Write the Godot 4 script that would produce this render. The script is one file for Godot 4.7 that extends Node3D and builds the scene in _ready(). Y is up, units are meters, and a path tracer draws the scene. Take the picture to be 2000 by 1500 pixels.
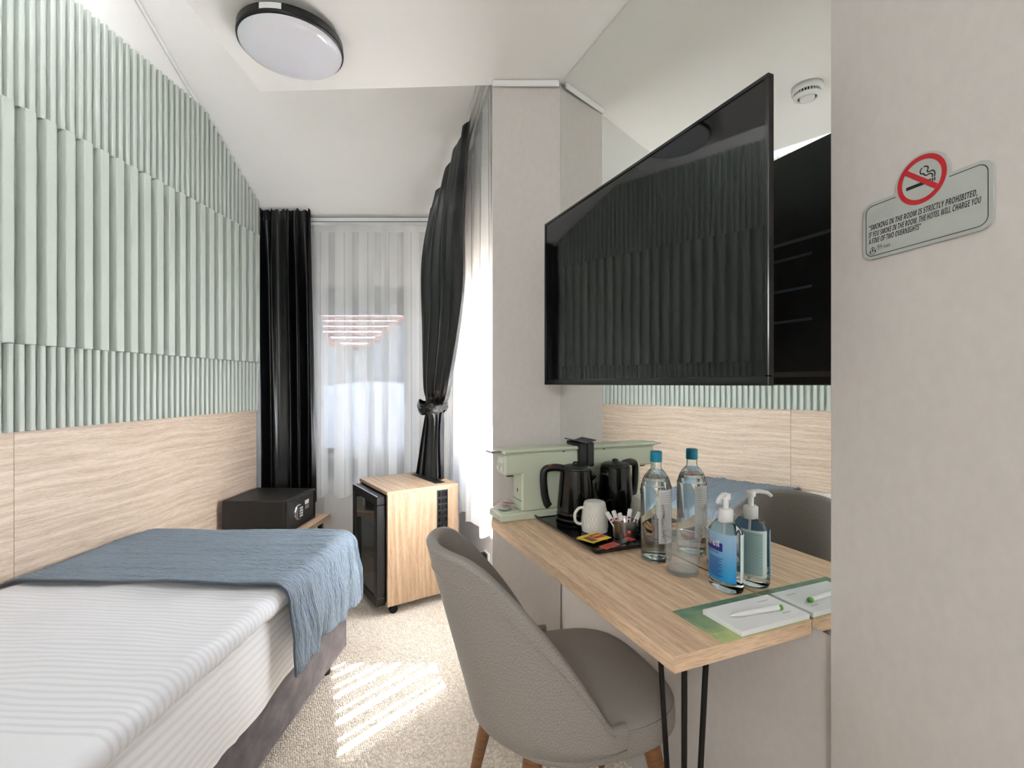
extends Node3D
# Narrow hotel room. World: camera stands at the origin looking along -z, floor y = 0.
# M(n, y, t): frame of the skewed mirror wall (n = distance towards the wall, t = along it, away from the camera).
# L(X, y, S): frame of the left wall (X = across, S = along it).

const RM := 0.39444
const RL := -0.0431
const WALL_N := 0.945
const CEIL := 2.458

const FILL_LIGHT := 0.45  # energy of the added fill light behind the camera
const UNSEEN_ROOF_LIGHT_FAR := 1.65  # far edge of the unseen roof window
var used := {}
var mats := {}

func P(x: float, y: float, d: float) -> Vector3:
	return Vector3(x, y, -d)

func M(n: float, y: float, t: float) -> Vector3:
	return Vector3(n * cos(RM) - t * sin(RM), y, -(n * sin(RM) + t * cos(RM)))

func L(x: float, y: float, s: float) -> Vector3:
	return Vector3(x * cos(RL) - s * sin(RL), y, -(x * sin(RL) + s * cos(RL)))

func slope_y(d: float) -> float:
	return 2.39 + 0.60 * (3.087 - d)


func _ready() -> void:
	# camera
	var cam := Camera3D.new()
	cam.name = "camera"
	cam.fov = 76.58
	cam.near = 0.05
	cam.far = 200.0
	add_child(cam)
	cam.position = Vector3(0, 1.23, 0)
	cam.current = true
	# sky, sun, exposure
	var env := Environment.new()
	env.background_mode = Environment.BG_SKY
	var sky := Sky.new()
	var sm := ProceduralSkyMaterial.new()
	sm.sky_top_color = rgb8(182, 208, 244)
	sm.sky_horizon_color = rgb8(232, 240, 252)
	sm.sky_curve = 0.25
	sm.ground_bottom_color = rgb8(170, 168, 164)
	sm.ground_horizon_color = rgb8(210, 208, 204)
	sky.sky_material = sm
	env.sky = sky
	env.background_energy_multiplier = 2.6
	env.tonemap_mode = Environment.TONE_MAPPER_LINEAR
	env.tonemap_exposure = 2.22
	env.sdfgi_enabled = true
	env.ssao_enabled = true
	env.ssil_enabled = true
	var we := WorldEnvironment.new()
	we.name = "environment"
	we.environment = env
	add_child(we)
	var sun := DirectionalLight3D.new()
	sun.name = "sun"
	sun.light_color = Color(0.965, 0.98, 1.0)
	sun.light_energy = 40.0
	sun.light_angular_distance = 0.6
	sun.shadow_enabled = true
	sun.sky_mode = DirectionalLight3D.SKY_MODE_LIGHT_ONLY
	add_child(sun)
	var el := deg_to_rad(50.7)
	sun.look_at_from_position(Vector3(0.637 * cos(el), sin(el), -0.771 * cos(el)) * 5.0, Vector3.ZERO)
	make_materials()
	build_shell()
	build_pile()
	build_lamps()
	build_wall_left()
	build_mirror()
	build_desk()
	build_outside()
	build_curtains()
	build_tv()
	build_chair()
	build_bed()
	build_fridge()
	build_safe()
	build_desk_things()
	build_sign()
# ------------------------------------------------------------------ mesh builder
class MB:
	var v := PackedVector3Array()
	var n := PackedVector3Array()
	var uv := PackedVector2Array()
	var idx := PackedInt32Array()
	func add(p: Vector3, nn: Vector3, t := Vector2.ZERO) -> int:
		v.append(p)
		n.append(nn)
		uv.append(t)
		return v.size() - 1
	func tri(a: int, b: int, c: int) -> void:
		var cr := (v[b] - v[a]).cross(v[c] - v[a])
		if cr.dot(n[a] + n[b] + n[c]) > 0.0:
			idx.append_array(PackedInt32Array([a, c, b]))
		else:
			idx.append_array(PackedInt32Array([a, b, c]))
	func grain(p: Vector3, nn: Vector3, g: int) -> Vector2:
		var a := nn.abs()
		var m := 0 if a.x >= a.y and a.x >= a.z else (1 if a.y >= a.z else 2)
		var o := [0, 1, 2]
		o.erase(m)
		if m == g:
			return Vector2(p[o[0]], p[o[1]])
		o.erase(g)
		return Vector2(p[g], p[o[0]])
	func face(pts: Array, nn: Vector3, g := 0) -> void:
		var f := v.size()
		for p in pts:
			add(p, nn, grain(p, nn, g))
		for i in range(1, pts.size() - 1):
			tri(f, f + i, f + i + 1)
	func face_uv(pts: Array, nn: Vector3, uvs: Array) -> void:
		var f := v.size()
		for i in pts.size():
			add(pts[i], nn, uvs[i])
		for i in range(1, pts.size() - 1):
			tri(f, f + i, f + i + 1)
	# chamfered box
	func rbox(c: Vector3, s: Vector3, b := 0.002, g := 0, bs := Basis()) -> MB:
		var h := s * 0.5
		var e := minf(b, minf(h.x, minf(h.y, h.z)) * 0.9)
		var co := func(sx: float, sy: float, sz: float, ax: int) -> Vector3:
			var p := Vector3(sx * (h.x - e), sy * (h.y - e), sz * (h.z - e))
			var sg := Vector3(sx, sy, sz)
			p[ax] = sg[ax] * h[ax]
			return p
		for ax in 3:
			for sg in [-1.0, 1.0]:
				var nn := Vector3.ZERO
				nn[ax] = sg
				var o := [0, 1, 2]
				o.erase(ax)
				var ps := []
				for q in [[-1.0, -1.0], [1.0, -1.0], [1.0, 1.0], [-1.0, 1.0]]:
					var k := Vector3.ZERO
					k[ax] = sg
					k[o[0]] = q[0]
					k[o[1]] = q[1]
					ps.append(co.call(k.x, k.y, k.z, ax))
				_rf(ps, nn, g, c, bs)
		if e <= 0.0:
			return self
		for ax in 3:
			var o := [0, 1, 2]
			o.erase(ax)
			for q in [[-1.0, -1.0], [1.0, -1.0], [1.0, 1.0], [-1.0, 1.0]]:
				var k := Vector3.ZERO
				k[o[0]] = q[0]
				k[o[1]] = q[1]
				var nn := k.normalized()
				var k0 := k
				var k1 := k
				k0[ax] = -1.0
				k1[ax] = 1.0
				_rf([co.call(k0.x, k0.y, k0.z, o[0]), co.call(k0.x, k0.y, k0.z, o[1]), co.call(k1.x, k1.y, k1.z, o[1]), co.call(k1.x, k1.y, k1.z, o[0])], nn, g, c, bs)
		for sx in [-1.0, 1.0]:
			for sy in [-1.0, 1.0]:
				for sz in [-1.0, 1.0]:
					_rf([co.call(sx, sy, sz, 0), co.call(sx, sy, sz, 1), co.call(sx, sy, sz, 2)], Vector3(sx, sy, sz).normalized(), g, c, bs)
		return self
	func _rf(ps: Array, nn: Vector3, g: int, c: Vector3, bs: Basis) -> void:
		var f := v.size()
		for p in ps:
			add(bs * p + c, bs * nn, grain(p + c, nn, g))
		for i in range(1, ps.size() - 1):
			tri(f, f + i, f + i + 1)
	# box given by two corners
	func bx(a: Vector3, b: Vector3, bev := 0.002, g := 0) -> MB:
		return rbox((a + b) * 0.5, (b - a).abs(), bev, g)
	# a thin flat sheet spanned by two corners with equal z
	func face_box(a: Vector3, b: Vector3) -> MB:
		face([a, Vector3(b.x, a.y, a.z), b, Vector3(a.x, b.y, a.z)], Vector3(0, 0, 1))
		return self
	# smooth grid: rows of equal length; out > 0 or < 0 chooses the side of the normal
	func grid(rows: Array, out := 1.0, closed := false, us := 1.0, vs := 1.0, uvs = null) -> MB:
		var nr := rows.size()
		var nc: int = rows[0].size()
		var f := v.size()
		for i in nr:
			for j in nc:
				var j0 := j - 1 if j > 0 else (nc - 1 if closed else 0)
				var j1 := j + 1 if j < nc - 1 else (0 if closed else nc - 1)
				var du: Vector3 = rows[i][j1] - rows[i][j0]
				var dv: Vector3 = rows[mini(i + 1, nr - 1)][j] - rows[maxi(i - 1, 0)][j]
				var nn := du.cross(dv) * out
				if nn.length_squared() < 1e-16:
					var ii := 1 if i == 0 else (nr - 2 if i == nr - 1 else i)
					du = rows[ii][j1] - rows[ii][j0]
					dv = rows[mini(ii + 1, nr - 1)][j] - rows[maxi(ii - 1, 0)][j]
					nn = du.cross(dv) * out
				nn = nn.normalized() if nn.length_squared() > 1e-18 else Vector3.UP
				add(rows[i][j], nn, uvs[i][j] if uvs != null else Vector2(us * j / float(maxi(nc - 1, 1)), vs * i / float(nr - 1)))
		for i in nr - 1:
			for j in (nc if closed else nc - 1):
				var j2 := (j + 1) % nc
				var a := f + i * nc + j
				var b := f + i * nc + j2
				var c := f + (i + 1) * nc + j
				var d := f + (i + 1) * nc + j2
				tri(a, b, d)
				tri(a, d, c)
		return self
	# lathe about the y axis of the given transform; profile points (r, y), normals to the right of its direction
	func lathe(prof: Array, segs := 24, tr := Transform3D(), smooth := true) -> MB:
		var pn := []
		for i in prof.size():
			var d: Vector2 = prof[mini(i + 1, prof.size() - 1)] - prof[maxi(i - 1, 0)]
			pn.append(Vector2(d.y, -d.x).normalized())
		var f := v.size()
		if smooth:
			for i in prof.size():
				for j in segs + 1:
					var a := TAU * j / segs
					add(tr * Vector3(prof[i].x * cos(a), prof[i].y, prof[i].x * sin(a)), tr.basis * Vector3(pn[i].x * cos(a), pn[i].y, pn[i].x * sin(a)), Vector2(j / float(segs), prof[i].y))
			for i in prof.size() - 1:
				for j in segs:
					var a := f + i * (segs + 1) + j
					tri(a, a + 1, a + segs + 2)
					tri(a, a + segs + 2, a + segs + 1)
		else:
			for i in prof.size() - 1:
				var d: Vector2 = prof[i + 1] - prof[i]
				var q := Vector2(d.y, -d.x).normalized()
				f = v.size()
				for k in 2:
					for j in segs + 1:
						var a := TAU * j / segs
						add(tr * Vector3(prof[i + k].x * cos(a), prof[i + k].y, prof[i + k].x * sin(a)), tr.basis * Vector3(q.x * cos(a), q.y, q.x * sin(a)), Vector2(j / float(segs), prof[i + k].y))
				for j in segs:
					var a := f + j
					tri(a, a + 1, a + segs + 2)
					tri(a, a + segs + 2, a + segs + 1)
		return self
	func tube(path: Array, r: float, segs := 8, r1 := -1.0) -> MB:
		var f := v.size()
		var side := Vector3.ZERO
		var m := path.size()
		for i in m:
			var t: Vector3 = (path[mini(i + 1, m - 1)] - path[maxi(i - 1, 0)]).normalized()
			if i == 0:
				side = t.cross(Vector3.UP if absf(t.y) < 0.9 else Vector3.RIGHT).normalized()
			else:
				side = (side - t * side.dot(t)).normalized()
			var up := t.cross(side)
			var rr := r if r1 < 0.0 else lerpf(r, r1, i / float(m - 1))
			for j in segs:
				var a := TAU * j / segs
				var nn := side * cos(a) + up * sin(a)
				add(path[i] + nn * rr, nn, Vector2(j / float(segs), i / float(m - 1)))
		for i in m - 1:
			for j in segs:
				var j2 := (j + 1) % segs
				tri(f + i * segs + j, f + i * segs + j2, f + (i + 1) * segs + j2)
				tri(f + i * segs + j, f + (i + 1) * segs + j2, f + (i + 1) * segs + j)
		for e in [0, m - 1]:
			var t: Vector3 = (path[0] - path[1]).normalized() if e == 0 else (path[m - 1] - path[m - 2]).normalized()
			var c := add(path[e], t)
			var first := v.size()
			for j in segs:
				add(v[f + e * segs + j], t)
			for j in segs:
				tri(c, first + j, first + (j + 1) % segs)
		return self
	# vertical prism over a polygon of (x, z)
	func prism(poly: Array, y0: float, y1: float, g := 0, top_fn = null) -> MB:
		var ctr := Vector2.ZERO
		for q in poly:
			ctr += q / poly.size()
		var pk := PackedVector2Array()
		for q in poly:
			pk.append(q)
		var ix := Geometry2D.triangulate_polygon(pk)
		for e in 2:
			var nn := Vector3.DOWN if e == 0 else Vector3.UP
			var f := v.size()
			for q in poly:
				var p := Vector3(q.x, y0 if e == 0 else (y1 if top_fn == null else top_fn.call(q)), q.y)
				add(p, nn, grain(p, nn, g))
			for k in range(0, ix.size(), 3):
				tri(f + ix[k], f + ix[k + 1], f + ix[k + 2])
		var area := 0.0
		for i in poly.size():
			area += poly[i].cross(poly[(i + 1) % poly.size()])
		for i in poly.size():
			var a: Vector2 = poly[i]
			var b: Vector2 = poly[(i + 1) % poly.size()]
			var d := (b - a).normalized()
			var nn := Vector3(d.y, 0, -d.x) * signf(area)
			var ya: float = y1 if top_fn == null else top_fn.call(a)
			var yb: float = y1 if top_fn == null else top_fn.call(b)
			face([Vector3(a.x, y0, a.y), Vector3(b.x, y0, b.y), Vector3(b.x, yb, b.y), Vector3(a.x, ya, a.y)], nn, g)
		return self
	# loft a closed plan curve through (inset, y) pairs
	func loft(plan: Array, prof: Array, tr := Transform3D(), cap0 := true, cap1 := true) -> MB:
		var m := plan.size()
		var rows := []
		var nrm := []
		for i in m:
			var d: Vector2 = (plan[(i + 1) % m] - plan[(i + m - 1) % m]).normalized()
			nrm.append(Vector2(d.y, -d.x))
		var area := 0.0
		for i in m:
			area += plan[i].cross(plan[(i + 1) % m])
		for p in prof:
			var row := []
			for i in m:
				var q: Vector2 = plan[i] - nrm[i] * signf(area) * p.x
				row.append(tr * Vector3(q.x, p.y, q.y))
			rows.append(row)
		var up := 1.0 if prof[prof.size() - 1].y >= prof[0].y else -1.0
		grid(rows, 1.0 if signf(area) * up < 0 else -1.0, true)
		for e in 2:
			if (e == 0 and not cap0) or (e == 1 and not cap1):
				continue
			var row: Array = rows[0] if e == 0 else rows[rows.size() - 1]
			var nn := tr.basis.y * (-up if e == 0 else up)
			var c := Vector3.ZERO
			for q in row:
				c += q / m
			var f := add(c, nn)
			for q in row:
				add(q, nn)
			for i in m:
				tri(f, f + 1 + i, f + 1 + (i + 1) % m)
		return self
	# point all normals away from the vertical axis, then wind the triangles to match
	func outward() -> MB:
		for i in n.size():
			if n[i].dot(v[i] * Vector3(1, 0, 1)) < 0.0:
				n[i] = -n[i]
		return rewind()
	func rewind() -> MB:
		var o := idx
		idx = PackedInt32Array()
		for k in range(0, o.size(), 3):
			tri(o[k], o[k + 1], o[k + 2])
		return self
	func mesh() -> ArrayMesh:
		var arr := []
		arr.resize(Mesh.ARRAY_MAX)
		arr[Mesh.ARRAY_VERTEX] = v
		arr[Mesh.ARRAY_NORMAL] = n
		arr[Mesh.ARRAY_TEX_UV] = uv
		arr[Mesh.ARRAY_INDEX] = idx
		var am := ArrayMesh.new()
		am.add_surface_from_arrays(Mesh.PRIMITIVE_TRIANGLES, arr)
		return am

func rrect(hx: float, hz: float, r: float, k := 5) -> Array:
	var o := []
	for q in [[1, 1, 0.0], [-1, 1, PI / 2], [-1, -1, PI], [1, -1, 1.5 * PI]]:
		for i in k + 1:
			var a: float = q[2] + PI / 2 * i / k
			o.append(Vector2(q[0] * (hx - r) + r * cos(a), q[1] * (hz - r) + r * sin(a)))
	return o

func superell(hx: float, hz: float, e: float, k := 40) -> Array:
	var o := []
	for i in k:
		var a := TAU * i / k
		var c := cos(a)
		var s := sin(a)
		o.append(Vector2(hx * signf(c) * pow(absf(c), 2.0 / e), hz * signf(s) * pow(absf(s), 2.0 / e)))
	return o

func catmull(pts: Array, k: int) -> Array:
	var o := []
	for i in pts.size() - 1:
		var a = pts[maxi(i - 1, 0)]
		var b = pts[i]
		var c = pts[i + 1]
		var d = pts[mini(i + 2, pts.size() - 1)]
		for j in k:
			var t := j / float(k)
			o.append(0.5 * (2.0 * b + (c - a) * t + (2.0 * a - 5.0 * b + 4.0 * c - d) * t * t + (3.0 * b - a - 3.0 * c + d) * t * t * t))
	o.append(pts[pts.size() - 1])
	return o

# ------------------------------------------------------------------ scene helpers
func numbered(called: String) -> String:
	var k: int = used.get(called, 0)
	used[called] = k + 1
	return called if k == 0 else "%s_%03d" % [called, k]

func tag(o: Node, label: String, category: String, group := "") -> void:
	o.set_meta("label", label)
	o.set_meta("category", category)
	if group:
		o.set_meta("group", group)

func thing(called: String, label: String, category: String, at := Vector3.ZERO, turn := 0.0, group := "") -> Node3D:
	var o := Node3D.new()
	o.name = numbered(called)
	add_child(o)
	o.position = at
	o.rotation.y = turn
	tag(o, label, category, group)
	return o

func part(mesh, called: String, m: Material, parent: Node, at := Vector3.ZERO, label := "") -> MeshInstance3D:
	var o := MeshInstance3D.new()
	o.mesh = mesh.mesh() if mesh is MB else mesh
	o.material_override = m
	o.name = called
	o.position = at
	parent.add_child(o, true)
	if label:
		o.set_meta("label", label)
	return o

func struct(mesh, called: String, m: Material, at := Vector3.ZERO, turn := 0.0) -> MeshInstance3D:
	var o := part(mesh, numbered(called), m, self, at)
	o.rotation.y = turn
	o.set_meta("kind", "structure")
	return o

func mat(called: String, c: Color, rough := 0.6, metal := 0.0) -> StandardMaterial3D:
	var m := StandardMaterial3D.new()
	m.resource_name = called
	m.albedo_color = c
	m.roughness = rough
	m.metallic = metal
	mats[called] = m
	return m

func rgb8(r: int, g: int, b: int) -> Color:
	return Color(r / 255.0, g / 255.0, b / 255.0)

func noise_tex(freq: float, sd: int, ramp: Array, size := 512, oct := 4, as_normal := false, bump := 4.0, kind := FastNoiseLite.TYPE_SIMPLEX_SMOOTH) -> NoiseTexture2D:
	var f := FastNoiseLite.new()
	f.noise_type = kind
	f.frequency = freq
	f.seed = sd
	f.fractal_octaves = oct
	var t := NoiseTexture2D.new()
	t.width = size
	t.height = size
	t.seamless = true
	t.noise = f
	t.as_normal_map = as_normal
	t.bump_strength = bump
	if ramp.size():
		var g := Gradient.new()
		g.offsets = PackedFloat32Array([0.0, 1.0])
		g.colors = PackedColorArray([ramp[0], ramp[1]])
		t.color_ramp = g
	return t

func tri_tex(m: StandardMaterial3D, albedo, height, hscale: float, scale: Vector3, world := false) -> StandardMaterial3D:
	m.uv1_triplanar = true
	m.uv1_world_triplanar = world
	m.uv1_triplanar_sharpness = 6.0
	m.uv1_scale = scale
	if albedo != null:
		m.albedo_texture = albedo
	if height != null:
		m.heightmap_enabled = true
		m.heightmap_texture = height
		m.heightmap_scale = hscale
	return m

# oak-look laminate: the picture covers len x wid metres, grain along u
func wood_tex(w: int, h: int, len_m: float, wid_m: float, light: Color, dark: Color, sd: int, wave: float) -> ImageTexture:
	var n1 := FastNoiseLite.new()
	n1.seed = sd
	n1.frequency = 1.0
	n1.fractal_octaves = 3
	var n2 := FastNoiseLite.new()
	n2.seed = sd + 7
	n2.frequency = 1.0
	n2.fractal_octaves = 2
	var im := Image.create_empty(w, h, false, Image.FORMAT_RGB8)
	for j in h:
		var y := j * wid_m / h
		for i in w:
			var x := i * len_m / w
			var wy := y + wave * n2.get_noise_2d(x * 1.3, y * 2.5)
			var g := n1.get_noise_2d(x * 1.6, wy * 42.0)
			var fine := n2.get_noise_2d(x * 22.0, wy * 420.0 + 50.0)
			var pore := maxf(0.0, n1.get_noise_2d(x * 9.0 + 40.0, wy * 260.0) - 0.18) * 1.5
			var t := clampf(0.30 + 0.55 * g + 0.28 * fine + pore, 0.0, 1.0)
			im.set_pixel(i, j, light.lerp(dark, t))
	return ImageTexture.create_from_image(im)

func wood_mat(called: String, tex: Texture2D, len_m: float, wid_m: float, rough: float) -> StandardMaterial3D:
	var m := mat(called, Color.WHITE, rough)
	m.albedo_texture = tex
	m.uv1_scale = Vector3(1.0 / len_m, 1.0 / wid_m, 1.0)
	return m

func text_mb(txt: String, size_m: float, bold := true, serif := false, centre := false) -> MB:
	var t := TextMesh.new()
	var f := SystemFont.new()
	f.font_names = PackedStringArray(["Droid Serif" if serif else "Droid Sans"])
	f.font_weight = 700 if bold else 400
	t.font = f
	t.font_size = 48
	t.pixel_size = size_m / 48.0
	t.depth = 0.0
	t.curve_step = 4.0
	t.text = txt
	t.horizontal_alignment = HORIZONTAL_ALIGNMENT_CENTER if centre else HORIZONTAL_ALIGNMENT_LEFT
	t.vertical_alignment = VERTICAL_ALIGNMENT_BOTTOM
	var a := t.get_mesh_arrays()
	var mb := MB.new()
	mb.v = a[Mesh.ARRAY_VERTEX]
	mb.n = a[Mesh.ARRAY_NORMAL]
	mb.uv = a[Mesh.ARRAY_TEX_UV]
	mb.idx = a[Mesh.ARRAY_INDEX] if a[Mesh.ARRAY_INDEX] != null else PackedInt32Array(range(mb.v.size()))
	return mb

# squeeze flat lettering to a width, then lay it in place
func fit_text(mb: MB, width: float, at: Vector3, slant := 0.0) -> MB:
	var lo := 1e9
	var hi := -1e9
	for p in mb.v:
		lo = minf(lo, p.x)
		hi = maxf(hi, p.x)
	var k := width / maxf(hi - lo, 1e-6) if width > 0.0 else 1.0
	for i in mb.v.size():
		var p: Vector3 = mb.v[i]
		mb.v[i] = Vector3((p.x - lo) * k + p.y * slant, p.y, 0) + at
	return mb

# ------------------------------------------------------------------ room shell
func make_materials() -> void:
	var white := Color(1, 1, 1)
	mat("white_paint", rgb8(251, 249, 246), 0.85)
	tri_tex(mat("wallpaper", rgb8(209, 203, 198), 0.8), noise_tex(0.03, 5, [Color(0.975, 0.975, 0.975), white], 256, 3), null, 0.0, Vector3(5, 3, 5), true)
	var pile := noise_tex(0.10, 113, [rgb8(205, 196, 184), rgb8(255, 252, 244)], 1024, 3)
	tri_tex(mat("carpet", rgb8(240, 228, 214), 1.0), pile, null, 0.0, Vector3(3.4, 3.4, 3.4), true)
	mats.carpet.rim_enabled = true
	mats.carpet.rim = 0.3
	var stip := noise_tex(0.16, 21, [Color(0.25, 0.25, 0.25), Color(0.75, 0.75, 0.75)], 512, 3)
	tri_tex(mat("sage_foam", rgb8(203, 210, 200), 0.8), noise_tex(0.12, 22, [Color(0.93, 0.93, 0.93), white], 512, 3), stip, 0.022, Vector3(4, 4, 4), true)
	var oak := wood_tex(1200, 800, 1.6, 1.1, rgb8(224, 204, 184), rgb8(184, 160, 137), 31, 0.020)
	wood_mat("oak_panel", oak, 1.6, 1.1, 0.55)
	var oak2 := wood_tex(1200, 420, 1.3, 0.45, rgb8(242, 212, 180), rgb8(190, 155, 122), 41, 0.008)
	wood_mat("oak_desk", oak2, 1.3, 0.45, 0.5).uv1_offset = Vector3(0.6, 0.5, 0)
	var oak3 := wood_tex(768, 512, 0.8, 0.5, rgb8(190, 163, 134), rgb8(150, 119, 90), 51, 0.014)
	wood_mat("oak_cabinet", oak3, 0.8, 0.5, 0.5)
	mat("oak_solid", rgb8(190, 156, 122), 0.5)
	mats.oak_solid.albedo_texture = oak3
	mats.oak_solid.uv1_scale = Vector3(1, 2, 1)
	mat("white_plastic", rgb8(236, 236, 234), 0.4)
	mat("black_plastic", Color(0.022, 0.022, 0.024), 0.38)
	mat("black_gloss", Color(0.012, 0.012, 0.013), 0.12)
	mat("black_satin", Color(0.045, 0.043, 0.042), 0.45)
	mat("black_metal", Color(0.02, 0.02, 0.02), 0.4, 0.3)
	mat("safe_black", Color(0.115, 0.108, 0.10), 0.5)
	mat("anthracite", rgb8(66, 71, 78), 0.45)
	mat("chrome", Color(0.85, 0.85, 0.86), 0.12, 1.0)
	mat("steel", Color(0.72, 0.71, 0.7), 0.28, 1.0)
	mat("mirror", Color(0.93, 0.94, 0.93), 0.0, 1.0)
	mat("dark_edge", rgb8(60, 70, 64), 0.3)
	var pane := mat("pane_glass", Color(1, 1, 1, 0.05), 0.0)
	pane.transparency = BaseMaterial3D.TRANSPARENCY_ALPHA

# a piece of the sloping roof: q = [x0, x1 at the far end, x0, x1 at the near end, far, near], between two heights above the plane
func slope_piece(s: MB, q: Array, h0: float, h1: float) -> void:
	var up := Vector3(0, 0.857, -0.514)
	var a := [P(q[0], slope_y(q[4]), q[4]), P(q[1], slope_y(q[4]), q[4]), P(q[3], slope_y(q[5]), q[5]), P(q[2], slope_y(q[5]), q[5])]
	var lo := []
	var hi := []
	for p in a:
		lo.append(p + up * h0)
		hi.append(p + up * h1)
	s.face(lo, -up)
	s.face(hi, up)
	s.face([lo[0], lo[1], hi[1], hi[0]], Vector3(0, -0.5, -0.8))
	s.face([lo[3], lo[2], hi[2], hi[3]], Vector3(0, 0.5, 0.8))
	s.face([lo[0], lo[3], hi[3], hi[0]], Vector3.LEFT)
	s.face([lo[1], lo[2], hi[2], hi[1]], Vector3.RIGHT)

func build_shell() -> void:
	struct(MB.new().bx(P(-2.1, -0.12, -1.8), P(1.6, 0, 3.65), 0), "floor", mats.carpet)
	struct(MB.new().bx(Vector3(-2.0, 0, 1.75), Vector3(-1.765, 3.75, -3.45), 0), "wall_left", mats.white_paint, Vector3.ZERO, RL)
	var b := MB.new()
	for r in [[-1.9, -1.45, 0.0, 2.3], [-0.66, -0.2, 0.0, 2.3], [-1.45, -0.66, 0.0, 0.57], [-1.45, -0.66, 1.91, 2.3]]:
		b.bx(P(r[0], r[2], 3.35), P(r[1], r[3], 3.6), 0)
	struct(b, "wall_back", mats.white_paint)
	var w := MB.new()
	for r in [[0.5, 2.0, 0.0, 3.0], [2.96, 3.6, 0.0, 3.0], [2.0, 2.96, 0.0, 0.57], [2.0, 2.96, 1.91, 3.0]]:
		w.bx(Vector3(0.952, r[2], -r[0]), Vector3(1.2, r[3], -r[1]), 0)
	struct(w, "wall_right", mats.wallpaper, Vector3.ZERO, RM)
	struct(MB.new().prism([Vector2(-0.079, -1.97), Vector2(0.198, -1.984), Vector2(0.16, -2.12), Vector2(-0.079, -2.12)], 0, 2.47), "wall_pillar", mats.wallpaper)
	struct(MB.new().prism([Vector2(0.61, -0.93), Vector2(0.637, -0.935), Vector2(0.76, -0.94), Vector2(1.45, 1.6), Vector2(1.141, 1.6)], 0, 2.6), "wall_near", mats.wallpaper)
	struct(MB.new().bx(P(-2.1, 0, -1.75), P(1.6, 3.75, -1.6), 0), "wall_front", mats.white_paint)
	struct(MB.new().prism([Vector2(-0.985, 1.7), Vector2(-1.055, -2.043), Vector2(0.2, -1.985), Vector2(0.75, -1.975), Vector2(1.6, 1.7)], CEIL, 3.55), "ceiling", mats.white_paint)
	var s := MB.new()
	for q in [[-2.1, -1.66, -2.1, -1.66, 3.66, 0.9], [-1.12, -0.24, -1.12, 0.92, 3.66, 0.9], [-1.66, -1.12, -1.66, -1.12, 3.66, UNSEEN_ROOF_LIGHT_FAR], [-1.66, -1.12, -1.66, -1.12, 1.15, 0.9]]:
		slope_piece(s, q, 0.0, 0.16)
	struct(s, "ceiling_slope", mats.white_paint)
	# roof window and blind out of view, placed to light the left wall
	var rw := Node3D.new()
	rw.name = numbered("window_3")
	add_child(rw)
	rw.set_meta("kind", "structure")
	rw.set_meta("label", "unseen roof window with drawn white blind, placed to light the left wall")
	var rf := MB.new()
	slope_piece(rf, [-1.66, -1.62, -1.66, -1.62, UNSEEN_ROOF_LIGHT_FAR, 1.15], 0.05, 0.12)
	slope_piece(rf, [-1.16, -1.12, -1.16, -1.12, UNSEEN_ROOF_LIGHT_FAR, 1.15], 0.05, 0.12)
	slope_piece(rf, [-1.62, -1.16, -1.62, -1.16, UNSEEN_ROOF_LIGHT_FAR, UNSEEN_ROOF_LIGHT_FAR - 0.04], 0.05, 0.12)
	slope_piece(rf, [-1.62, -1.16, -1.62, -1.16, 1.19, 1.15], 0.05, 0.12)
	part(rf, "window_frame", mats.white_plastic, rw)
	var bm := mat("unseen_roof_blind", rgb8(156, 156, 155), 0.9)
	bm.backlight_enabled = true
	bm.backlight = Color(0.95, 0.95, 0.95)
	var bl := MB.new()
	slope_piece(bl, [-1.62, -1.16, -1.62, -1.16, UNSEEN_ROOF_LIGHT_FAR - 0.04, 1.19], 0.060, 0.0602)
	bl.idx.resize(6)
	part(bl, "blind", bm, rw)
	var pn := MB.new()
	slope_piece(pn, [-1.62, -1.16, -1.62, -1.16, UNSEEN_ROOF_LIGHT_FAR - 0.04, 1.19], 0.10, 0.1002)
	pn.idx.resize(6)
	part(pn, "pane", mats.pane_glass, rw)
	struct(MB.new().bx(P(-2.1, 3.6, -1.75), P(1.6, 3.75, 1.1), 0), "ceiling_upper", mats.white_paint)
	struct(MB.new().bx(Vector3(1.2, 2.27, -1.0), Vector3(1.75, 2.4, -3.9), 0.01), "unseen_eave_1", mats.white_paint, Vector3.ZERO, RM)  # eave out of view, shades the upper part of the side window
	struct(MB.new().bx(P(-2.6, 2.21, 3.6), P(1.6, 2.34, 4.45), 0.01), "unseen_eave_4", mats.white_paint)  # eave out of view, placed to keep the sun off the far window
	# narrow cream cornice strip on top of the pillar
	struct(MB.new().bx(P(-0.079, 2.432, 1.958), P(0.19, 2.456, 1.969), 0.003), "trim_2", mats.white_plastic)
	# cable duct along the line where the left wall meets the sloping roof
	var c := MB.new()
	var dd := []
	for i in 9:
		var sz := 2.70 - i * 0.14
		var pt := L(-1.758, 0, sz)
		dd.append(Vector3(pt.x, slope_y(-pt.z) - 0.012, pt.z))
	c.tube(dd, 0.009, 6)
	struct(c, "trim_3", mats.white_plastic)
	window("window_1", Vector3(-1.055, 0.57, -3.46), 0.0, 0.79, 1.34)
	window("window_2", M(1.06, 0.57, 2.48), RM - PI / 2, 0.96, 1.34)

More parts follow.
